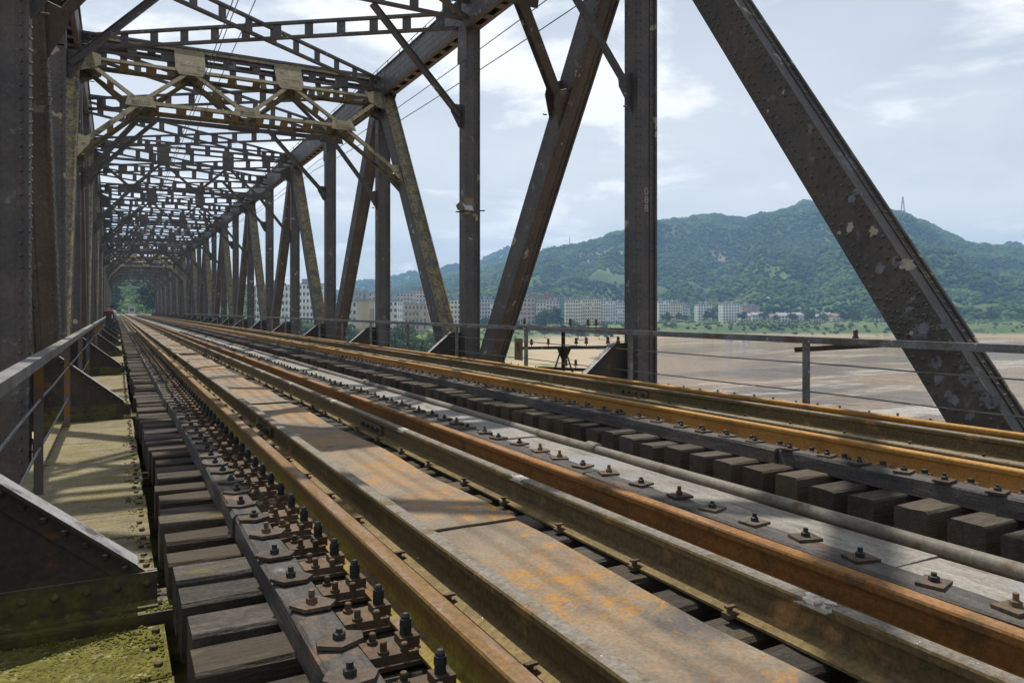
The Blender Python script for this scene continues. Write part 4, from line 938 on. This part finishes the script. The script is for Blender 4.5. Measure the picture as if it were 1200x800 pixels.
# overhead wires between the tracks
for (u, v, z, lab) in ((271, 0, 5.4, 'leftmost of three thin overhead wires hung above the near track'), (277, 0, 5.6, 'middle of three thin overhead wires hung above the near track'), (297, 0, 5.8, 'rightmost of three thin overhead wires hung above the near track')):
    p = xz_for(u, v); k = z / p[2]; cable('overhead_wire', wirepts(p[0] * k, z + 1.0, 3.0, 130, 0.10), 0.009, lab, 'overhead wires')
cable('truss_cable', wirepts(8.15, 7.85, 4.0, 90, 0.22), 0.012, 'upper thin cable strung along the right truss below the chord', 'truss cables')
cable('truss_cable', wirepts(8.05, 7.15, 4.0, 90, 0.25, dz=0.01), 0.012, 'lower thin cable strung along the right truss below the chord', 'truss cables')

# ------------------------------------------------------------------ far bank buildings
def wallmat(name, c): return surf(name, tuple(x * 0.88 for x in c), tuple(min(0.85, x * 1.06) for x in c), 0.35, (1, 1, 0.25), layers=(dict(c=tuple(x * 0.62 for x in c), s=0.5, lo=0.56, hi=0.74, vec=(2, 2, 0.3), amt=0.7),), rough=0.9)
BW = {'white': wallmat('wall_white', (0.80, 0.79, 0.76)), 'cream': wallmat('wall_cream', (0.78, 0.70, 0.54)), 'tan': wallmat('wall_tan', (0.55, 0.42, 0.31)), 'grey': wallmat('wall_grey', (0.55, 0.55, 0.56)), 'pink': wallmat('wall_pink', (0.68, 0.58, 0.53)), 'teal': wallmat('wall_teal', (0.16, 0.38, 0.34))}
BRICK = wallmat('wall_brick', (0.34, 0.24, 0.19)); WIN = flat('window_dark', (0.12, 0.13, 0.14), 0.25); ROOF = wallmat('roof_tile', (0.28, 0.17, 0.13)); ROOFG = wallmat('roof_grey', (0.30, 0.31, 0.33)); ROOFB = wallmat('roof_blue', (0.22, 0.34, 0.46))
def building(u0, u1, vtop, D, colr, floors, bays, label, depth=14.0, balc=True, roof=None, yaw=0.0, base=None, kind='building', top=None):
    u = (u0 + u1) / 2; p = at(u, VY, D); w = (u1 - u0) / F * D; ztop = at(u, vtop, D).z
    g = float(ground(p.x, p.y)) if base is None else base
    z0 = g - 1.5; H = ztop - z0
    b = empty('building' if floors > 2 else 'house', (p.x, p.y, z0), label, kind, 'far bank buildings', rz=-TH + R(yaw))
    m = MB(); m.box(-w / 2, w / 2, 0, depth, 0, H); link('wall', m.mesh('wall', [colr]), b)
    fh = (H - 1.5) / floors; bw_ = w / bays
    m = MB(); bm = MB()
    for f in range(floors):
        zf = 1.5 + f * fh
        for k in range(bays):
            x = -w / 2 + (k + 0.5) * bw_
            if bays > 1 and random.random() < 0.95: m.box(x - bw_ * 0.27, x + bw_ * 0.27, -0.07, 0.03, zf + fh * 0.32, zf + fh * 0.82)
            if balc and (k % 3 != 1): bm.box(x - bw_ * 0.42, x + bw_ * 0.42, -1.1, -0.02, zf + fh * 0.02, zf + fh * 0.30)
        for k in range(3):
            y = depth * (k + 0.5) / 3
            for s in (-1, 1): m.box(s * w / 2 - 0.06, s * w / 2 + 0.06, y - 0.8, y + 0.8, zf + fh * 0.32, zf + fh * 0.8)
    link('windows', m.mesh('windows', [WIN], recalc=False), b, kind='stuff')
    if bm.v: link('balconies', bm.mesh('balconies', [colr], recalc=False), b, kind='stuff')
    m = MB()
    if roof is None:
        m.box(-w / 2 - 0.3, w / 2 + 0.3, -0.3, depth + 0.3, H, H + 0.5); m.box(-w * 0.22, -w * 0.05, depth * 0.3, depth * 0.7, H + 0.5, H + 2.8); m.box(w * 0.15, w * random.uniform(0.25, 0.42), depth * 0.2, depth * 0.6, H + 0.5, H + random.uniform(1.4, 3.4)); m.box(-w * 0.45, -w * random.uniform(0.30, 0.4), depth * 0.1, depth * 0.3, H + 0.5, H + 1.8)
        link('roof', m.mesh('roof', [top or ROOFG]), b)
    else:
        m.prism([(-0.8, H), (depth + 0.8, H), (depth / 2, H + min(3.2, depth * 0.28))], 'x', -w / 2 - 0.5, w / 2 + 0.5); link('roof', m.mesh('roof', [roof]), b)
    return b
Bd = building
Bd(300, 338, 335, 330, BW['white'], 7, 9, 'white balconied apartment block left of all the others, seen between the far columns')
Bd(341, 376, 333, 360, BW['white'], 7, 8, 'white apartment block second from the left, seen between the far columns')
Bd(392, 418, 353, 300, BW['white'], 5, 5, 'white apartment block just left of the windowless tan gable')
Bd(418, 433, 352, 290, BW['tan'], 1, 1, 'plain tan gable wall standing above the riverside trees', balc=False, depth=10)
Bd(434, 466, 353, 310, BW['white'], 6, 6, 'white apartment block just right of the tan gable wall')
Bd(404, 436, 343, 430, BW['grey'], 8, 8, 'grey roofed block peeping over the tan gable')
Bd(465, 484, 344, 520, BW['pink'], 8, 5, 'pinkish upper block at the left of the hazy row behind the trees')
Bd(484, 506, 341, 540, BW['pink'], 9, 6, 'pinkish stepped block in the hazy row left of the mossy diagonal', top=ROOF)
Bd(474, 500, 357, 400, BW['tan'], 4, 6, 'low brown block behind the riverside trees')
Bd(500, 522, 346, 500, BW['grey'], 7, 6, 'grey block half hidden behind the mossy diagonal')
Bd(524, 548, 352, 470, BW['cream'], 6, 6, 'cream block beside the floodlight column')
Bd(561, 578, 351, 560, BW['grey'], 7, 5, 'grey block just right of the floodlight column')
Bd(574, 592, 356, 520, BW['cream'], 6, 5, 'small cream block left of the leaning second diagonal')
Bd(600, 613, 352, 580, BW['cream'], 7, 4, 'narrow cream block hugging the left side of the tan tower')
Bd(613, 627, 350, 570, BW['tan'], 7, 3, 'tan slab tower right of the leaning second diagonal', balc=False)
Bd(606, 654, 348, 640, BRICK, 8, 12, 'long reddish roofed block behind the tan tower', top=ROOF)
Bd(629, 640, 355, 560, BW['cream'], 6, 3, 'pale narrow block between the tan tower and a dark tree')
Bd(640, 655, 353, 600, BW['pink'], 6, 4, 'pink block behind the dark round tree')
Bd(656, 661, 346, 560, BW['teal'], 10, 2, 'slim teal tower in the middle of the apartment row', balc=False, depth=5)
Bd(663, 683, 352, 570, BW['cream'], 7, 7, 'bright cream block with many windows beside the teal tower', balc=False)
Bd(683, 704, 351, 575, BW['cream'], 7, 8, 'cream block with many windows, second to the right of the teal tower')
Bd(704, 721, 353, 585, BW['white'], 7, 6, 'whitish block, third to the right of the teal tower')
Bd(721, 735, 355, 590, BW['white'], 6, 5, 'white block touching the left side of the nearest full column')
Bd(772, 786, 353, 640, BW['white'], 7, 5, 'tall pale block touching the right side of the nearest full column')
Bd(786, 800, 356, 640, BW['cream'], 6, 5, 'cream block second to the right of the nearest full column')
Bd(800, 809, 358, 660, BW['grey'], 5, 3, 'small grey block beside the gap in the tree row')
Bd(818, 834, 357, 650, BW['white'], 6, 5, 'left one of the two free standing white slabs')
Bd(847, 867, 356, 650, BW['white'], 6, 6, 'right one of the two free standing white slabs')
Bd(870, 890, 358, 720, BW['tan'], 2, 8, 'low tan terrace on the slope right of the white slabs', base=1.0)
Bd(893, 902, 350, 760, BW['white'], 2, 3, 'little white house with pale blue roof alone on the wooded slope', roof=ROOFB, base=6.0, depth=8, kind='house')
Bd(868, 880, 370, 620, BW['pink'], 2, 4, 'low pinkish house right under the right white slab', roof=ROOFG, depth=8, kind='house')
Bd(882, 895, 369, 630, BW['white'], 2, 4, 'low white house in front of the tan terrace', roof=ROOFG, depth=8, kind='house')
Bd(899, 909, 371, 640, BW['pink'], 2, 3, 'small pink house left of the white riverside store', roof=ROOF, depth=8, kind='house')
Bd(912, 927, 370, 600, BW['white'], 2, 4, 'white riverside store with grey gable roof near the first railing post', roof=ROOFG, depth=9, kind='house')
for k, (a, b, lab) in enumerate(((930, 940, 'grey shed right of the white riverside store'), (941, 952, 'pink cottage third right of the white riverside store'), (953, 963, 'white cottage in the middle of the village row'), (964, 975, 'brownish cottage right of the middle of the village row'), (976, 988, 'pale cottage touching the left of the big diagonal'), (1030, 1042, 'small cottage just right of the big diagonal'))):
    Bd(a, b, 369 + (k % 3), 640 + 12 * (k % 2), (BW['grey'], BW['pink'], BW['white'], BRICK, BW['cream'], BW['tan'])[k], 2, 3, lab, roof=(ROOFG, ROOF, ROOFG)[k % 3], depth=8, kind='house')
for k, (a, b, v, lab) in enumerate(((1165, 1176, 372, 'tan hut by the water at the right edge'), (1184, 1192, 357, 'white hillside house at the right edge of the picture'), (1192, 1203, 360, 'red roofed hillside house cut by the right edge of the picture'))):
    Bd(a, b, v, 700, (BW['tan'], BW['white'], BRICK)[k], 2, 3, lab, roof=(ROOFG, ROOFG, ROOF)[k], depth=8, kind='house', base=(None, 2.0, 0.0)[k])
Bd(165, 190, 342, 470, BW['white'], 3, 6, 'white house on the wooded hill seen through the far end of the bridge', base=4.0, depth=10, roof=ROOFG, kind='house')
# hilltop villa
p = at(671, 288, 1600); q = Vector((math.sin(bearing(671)), math.cos(bearing(671))))
v = empty('hilltop_villa', (p.x, p.y, p.z - 12), 'small white villa on the ridge between the second and third members', 'villa', rz=-TH)
m = MB(); m.box(-20, 8, 0, 14, 0, 14); m.box(8, 22, 0, 14, 0, 10); link('wall', m.mesh('wall', [BW['white']]), v)
m = MB(); m.box(-21, 9, -1, 15, 14, 15); m.box(9, 23, -1, 15, 10, 11); link('roof', m.mesh('roof', [ROOFB]), v)
m = MB(); m.tube([(-6, 7, 15), (-6, 7, 32)], 0.7, 5); link('mast', m.mesh('mast', [ROOFG]), v)
# lattice pylon on the ridge
p = at(1058, 246, 1600)
py = empty('transmission_tower', (p.x, p.y, p.z - 9), 'steel lattice pylon standing on the wooded ridge right of the big diagonal', 'pylon', rz=0.4)
py.scale = (1.15, 1.15, 1.15); m = MB(); H = 32
def pr_(t, sx_, sy_): w_ = 3.6 * (1 - t) + 0.7 * t; return Vector((sx_ * w_, sy_ * w_, H * t))
for sx_ in (-1, 1):
    for sy_ in (-1, 1): m.bar(pr_(0, sx_, sy_), pr_(1, sx_, sy_), 0.5, 0.5)
for k in range(7):
    a, b = k / 7, (k + 1) / 7
    for (x0, y0, x1, y1) in ((-1, -1, 1, -1), (1, -1, 1, 1), (1, 1, -1, 1), (-1, 1, -1, -1)): m.bar(pr_(a, x0, y0), pr_(b, x1, y1), 0.28, 0.28); m.bar(pr_(a, x1, y1), pr_(b, x0, y0), 0.28, 0.28)
link('lattice_mast', m.mesh('lattice_mast', [ROOFG]), py)
for z in (22, 27, 31.5):
    m = MB(); m.bar((-7, 0, z), (7, 0, z), 0.5, 0.5); m.bar((-7, 0, z), (0, 0, z + 2), 0.3, 0.3); m.bar((7, 0, z), (0, 0, z + 2), 0.3, 0.3); link('cross_arm', m.mesh('cross_arm', [ROOFG]), py)

# moored boats
BOAT = wallmat('boat_white', (0.75, 0.75, 0.75))
for u, vv, lab in ((855, 399, 'white motor boat moored off the far bank, left of a pair'), (871, 400, 'left boat of the close pair moored off the far bank'), (876, 400, 'right boat of the close pair moored off the far bank')):
    D = F * 19.8 / (vv - VY); p = at(u, VY, D)
    b = empty('boat', (p.x, p.y, -19), lab, 'boat', 'moored boats', rz=0.3)
    m = MB(); m.add([(-4, -1, 0), (3, -1.2, 0), (5.5, 0, 0.2), (3, 1.2, 0), (-4, 1, 0), (-4.2, -1.3, 1.1), (3.2, -1.5, 1.2), (6.5, 0, 1.6), (3.2, 1.5, 1.2), (-4.2, 1.3, 1.1)], [(0, 1, 2, 3, 4), (5, 9, 8, 7, 6), (0, 5, 6, 1), (1, 6, 7, 2), (2, 7, 8, 3), (3, 8, 9, 4), (4, 9, 5, 0)]); link('hull', m.mesh('hull', [BOAT]), b)
    m = MB(); m.prism([(-2.5, 1.1), (1.8, 1.1), (1.2, 2.5), (-2.5, 2.7)], 'y', -0.9, 0.9); link('cabin', m.mesh('cabin', [BOAT]), b)
    m = MB(); m.box(-2.0, 1.0, -0.95, 0.95, 1.7, 2.2); link('window', m.mesh('window', [WIN]), b)

# ------------------------------------------------------------------ trees on the bank
LEAF = [surf('leaf_%s' % n, a, b, 0.6, layers=(dict(c=c, s=1.6, lo=0.5, hi=0.7),), rough=0.8, rand=0.25, spec=0.15) for n, a, b, c in (('mid', (0.05, 0.085, 0.022), (0.085, 0.13, 0.035), (0.11, 0.16, 0.04)), ('dark', (0.035, 0.06, 0.022), (0.06, 0.09, 0.03), (0.08, 0.115, 0.035)), ('pale', (0.085, 0.12, 0.03), (0.13, 0.165, 0.045), (0.16, 0.19, 0.06)))]
BARK = surf('bark', (0.10, 0.08, 0.06), (0.16, 0.13, 0.10), 3.0, (3, 3, 0.5), rough=0.9)
def tree_meshes(seed, leaf, n=2600, H=9.0):
    r = np.random.default_rng(seed); m = MB()
    m.tube([(0, 0, -1.0), (0.05, 0.02, H * 0.2), (0.15, -0.05, H * 0.45), (0.1, 0.1, H * 0.75)], [0.24, 0.2, 0.14, 0.05], 7)
    tips = []
    for k in range(8):
        a = k * 2.4 + r.uniform(0, 0.6); z = H * (0.25 + 0.055 * k); L = H * r.uniform(0.22, 0.34)
        e = Vector((math.cos(a) * L, math.sin(a) * L, z + L * r.uniform(0.4, 0.8))); m.tube([(0.08, 0, z), (e.x * 0.5, e.y * 0.5, z + (e.z - z) * 0.4), e], [0.09, 0.06, 0.02], 5); tips.append(e)
    tips += [Vector((0.1, 0.1, H * 0.85)), Vector((0, 0, H * 0.65))]
    C = []
    for e in tips:
        for s in range(3):
            C.append((np.array(e) + r.normal(0, 0.09 * H, 3) * np.array([1, 1, 0.7]), H * r.uniform(0.09, 0.17)))
    P_ = []
    for c, rad in C:
        k = n // len(C); d = r.normal(size=(k, 3)); d /= np.linalg.norm(d, axis=1)[:, None]
        P_.append(c + d * (rad * r.uniform(0.55, 1.05, (k, 1))) * np.array([1, 1, 0.8]))
    P_ = np.concatenate(P_); k = len(P_); sz = r.uniform(0.16, 0.34, (k, 1)) * H / 9
    a = r.normal(size=(k, 3)); a /= np.linalg.norm(a, axis=1)[:, None]; b = np.cross(a, r.normal(size=(k, 3))); b /= np.linalg.norm(b, axis=1)[:, None]
    V = np.stack([P_ - a * sz, P_ + b * sz * 0.6, P_ + a * sz, P_ - b * sz * 0.6], 1).reshape(-1, 3); T = np.arange(k * 4).reshape(-1, 4)
    return m.mesh('trunk', [BARK]), npmesh('crown', V, T, leaf, False)
TV = [tree_meshes(s, LEAF[s % 3]) for s in range(6)]
def tree(u, v, D, h, var, label, group, z=None):
    p = at(u, v, D); g = float(ground(p.x, p.y)) if z is None else z
    t = empty('tree', (p.x, p.y, g), label, 'tree', group, rz=random.uniform(0, 6)); t.scale = (h / 9 * random.uniform(0.9, 1.15),) * 2 + (h / 9,)
    link('trunk', TV[var][0], t); link('crown', TV[var][1], t)
G1 = 'riverside trees seen behind the left part of the right handrail'
for k in range(26):
    tree(random.uniform(395, 540), VY, random.uniform(175, 270), random.uniform(7, 11), random.randrange(6), 'leafy green tree in the riverside clump between the far right columns', G1)
for k, (u, D, h) in enumerate(((640, 545, 17), (648, 550, 18), (634, 548, 14))): tree(u, VY, D, h, 1, 'dark round tree in front of the pink block', 'dark trees before the pink block')
for k in range(30):
    u = random.uniform(560, 735); tree(u, VY, random.uniform(480, 555), random.uniform(6, 9), random.randrange(6), 'low green tree at the foot of the apartment row', 'low trees before the apartments')
for k in range(18):
    u = random.uniform(772, 1010); tree(u, VY, random.uniform(575, 650), random.uniform(6, 11), random.randrange(6), 'green tree scattered through the village row below the hill', 'village trees')
for k in range(14):
    u = random.uniform(1020, 1210); tree(u, VY, random.uniform(600, 690), random.uniform(7, 12), random.randrange(6), 'green tree on the far bank right of the big diagonal', 'far bank trees on the right')
for k in range(22):
    u = random.uniform(118, 195); D = random.uniform(250, 330); p = at(u, VY, D)
    tree(u, VY, D, random.uniform(8, 14), random.randrange(6), 'green tree at the far end of the bridge', 'trees at the far end of the bridge', z=-3.0 if abs(p.x - XC) > 9 else -2.0) if abs(p.x - XC) > 7.0 else None

SCRUB = surf('scrub_leaf', (0.065, 0.095, 0.03), (0.105, 0.135, 0.042), 0.3, rough=1.0)
# shrubs on the flats: ground cover
k = 12000; X_ = rng.uniform(20, 1250, k * 4); Y_ = rng.uniform(60, 640, k * 4); d_ = Y_ - yshore(X_)
keep = (d_ > np.where(X_ > 340, 7, 85)) & (d_ < 300) & (lownoise(X_, Y_, 0.03, 3.0) + rng.uniform(-0.6, 0.6, k * 4) > 0.1) & (np.abs(X_ - XC) > 16); X_, Y_ = X_[keep][:k], Y_[keep][:k]
rad = rng.uniform(0.25, 0.95, len(X_)) * np.where(X_ > 340, 2.2, 1.0); blobs('bank_scrub', np.stack([X_, Y_, ground(X_, Y_) + rad * 0.1], 1), rad, mat=SCRUB)

# ------------------------------------------------------------------ far end: cabin and people
p = at(154.5, VY, 285)
cbn = empty('trackside_cabin', (p.x, p.y, -0.8), 'small white cabin beside the rails at the far end of the bridge', 'cabin')
m = MB(); m.box(-1.2, 1.2, 0, 2.4, 0, 3.6); link('wall', m.mesh('wall', [BW['grey']]), cbn)
m = MB(); m.box(-1.5, 1.5, -0.3, 2.7, 3.6, 3.85); link('roof', m.mesh('roof', [ROOFG]), cbn)
m = MB(); m.box(-0.8, 0.8, -0.06, 0.02, 1.6, 2.7); link('window', m.mesh('window', [WIN]), cbn)

SKIN = flat('skin', (0.42, 0.27, 0.19)); HAIR = flat('hair', (0.03, 0.025, 0.02)); TROUS = flat('dark_trousers', (0.05, 0.055, 0.07)); YEL = flat('yellow_vest', (0.75, 0.60, 0.06)); RED = flat('red_jacket', (0.09, 0.045, 0.035)); WHI = flat('white_shirt', (0.7, 0.7, 0.68)); HELM = flat('helmet_yellow', (0.8, 0.55, 0.05))
def person(loc, rz, shirt, label, hat=None, h=1.72):
    k = h / 1.72
    J = {'pel': (0, 0, 0.95, .14), 'ch': (0, 0.01, 1.25, .165), 'nk': (0, 0, 1.46, .065), 'hd': (0, -0.015, 1.56, .085), 'ht': (0, -0.01, 1.66, .085)}
    E_ = [('pel', 'ch'), ('ch', 'nk'), ('nk', 'hd'), ('hd', 'ht')]
    for s, n_ in ((-1, 'l'), (1, 'r')):
        J.update({'hip' + n_: (s * .09, 0, .90, .095), 'kn' + n_: (s * .10, -.03 * s, .50, .065), 'an' + n_: (s * .10, .02, .09, .045), 'toe' + n_: (s * .11, -.13, .04, .04), 'sh' + n_: (s * .19, 0, 1.40, .065), 'el' + n_: (s * .25, .03, 1.12, .045), 'wr' + n_: (s * .26, -.06, .88, .034), 'hn' + n_: (s * .26, -.09, .80, .04)})
        E_ += [('pel', 'hip' + n_), ('hip' + n_, 'kn' + n_), ('kn' + n_, 'an' + n_), ('an' + n_, 'toe' + n_), ('ch', 'sh' + n_), ('sh' + n_, 'el' + n_), ('el' + n_, 'wr' + n_), ('wr' + n_, 'hn' + n_)]
    names = list(J); me = bpy.data.meshes.new('person'); me.from_pydata([tuple(c * k for c in J[n_][:3]) for n_ in names], [(names.index(a), names.index(b)) for a, b in E_], [])
    o = bpy.data.objects.new('person', me); COL.objects.link(o)
    sk = o.modifiers.new('skin', 'SKIN'); 
    for i_, n_ in enumerate(names):
        me.skin_vertices[0].data[i_].radius = (J[n_][3] * k,) * 2; me.skin_vertices[0].data[i_].use_root = (n_ == 'pel')
    ss = o.modifiers.new('sub', 'SUBSURF'); ss.levels = 1; ss.render_levels = 1
    dg = bpy.context.evaluated_depsgraph_get(); dg.update(); fm = bpy.data.meshes.new_from_object(o.evaluated_get(dg)); bpy.data.objects.remove(o)
    fm.materials.clear()
    for m_ in (shirt, TROUS, SKIN): fm.materials.append(m_)
    for pl in fm.polygons:
        z = pl.center.z / k; pl.material_index = 1 if z < 0.93 and abs(pl.center.x) < 0.2 * k else 2 if z > 1.45 or z < 0.9 else 0; pl.use_smooth = True
    b = link('person', fm, None, loc); b.rotation_euler = (0, 0, rz); tag(b, label, 'person')
    m_ = MB(); m_.dome((0, 0.0, 1.62 * k), (0, 0.15, 1), 0.112 * k, 0.15 * k, 10); link('helmet' if hat else 'hair', m_.mesh('hair', [hat or HAIR], smooth=True), b)
person((-0.36, 47.5, WZ), 0.2, RED, 'person in a red jacket walking on the left walkway far along the bridge')
person((-0.22, 52.0, WZ), 2.9, WHI, 'person in a white shirt on the left walkway behind the one in red')
pp = at(142, VY, 215); person((1.74, 238.0, -0.2), 0.1, YEL, 'distant person in a yellow vest standing on the near track', HELM)

# ballast on the approach
BAL = surf('ballast', (0.16, 0.14, 0.12), (0.26, 0.23, 0.20), 3.0, rough=1.0, bump=[(10, 1.0, (1, 1, 1))])
m = MB(); m.prism([(-4.4, -0.7), (11.8, -0.7), (9.6, -0.19), (-2.2, -0.19)], 'y', YEND + 1.2, YR1); tag(link('ballast_bed', m.mesh('ballast_bed', [BAL])), kind='structure')
# stone abutment and piers under the bridge
STONE = surf('pier_stone', (0.24, 0.22, 0.19), (0.34, 0.31, 0.27), 0.6, rough=0.95)
for y, top, lab in ((Yi(1), -2.7, 'stone pier in the river under the second columns'), (Yi(13), -2.7, 'stone pier under the middle of the far span'), (YEND, -2.7, 'stone abutment under the far end of the bridge')):
    b = empty('bridge_pier', (XC, y, -24), lab, 'pier', 'bridge piers')
    m = MB(); m.prism([(-7.5, -2), (7.5, -2), (8.8, 0), (7.5, 2), (-7.5, 2), (-8.8, 0)], 'z', 0, top + 22.8); link('shaft', m.mesh('shaft', [STONE]), b)
    m = MB(); m.box(-8, 8, -2.3, 2.3, top + 22.8, top + 23.9); link('cap', m.mesh('cap', [STONE]), b)

# ------------------------------------------------------------------ air
HAZE = True
if HAZE:
    m = MB(); m.box(-2600, 2900, -1000, 2600, -26, 264)
    hm = bpy.data.materials.new('haze_air'); hm.use_nodes = True; t = hm.node_tree; t.nodes.clear()
    vo = t.nodes.new('ShaderNodeVolumePrincipled'); vo.inputs['Color'].default_value = (0.36, 0.63, 1.0, 1); vo.inputs['Density'].default_value = 0.00033; vo.inputs['Anisotropy'].default_value = 0.2
    out = t.nodes.new('ShaderNodeOutputMaterial'); t.links.new(vo.outputs[0], out.inputs['Volume'])
    tag(link('haze', m.mesh('haze', [hm])), kind='stuff')
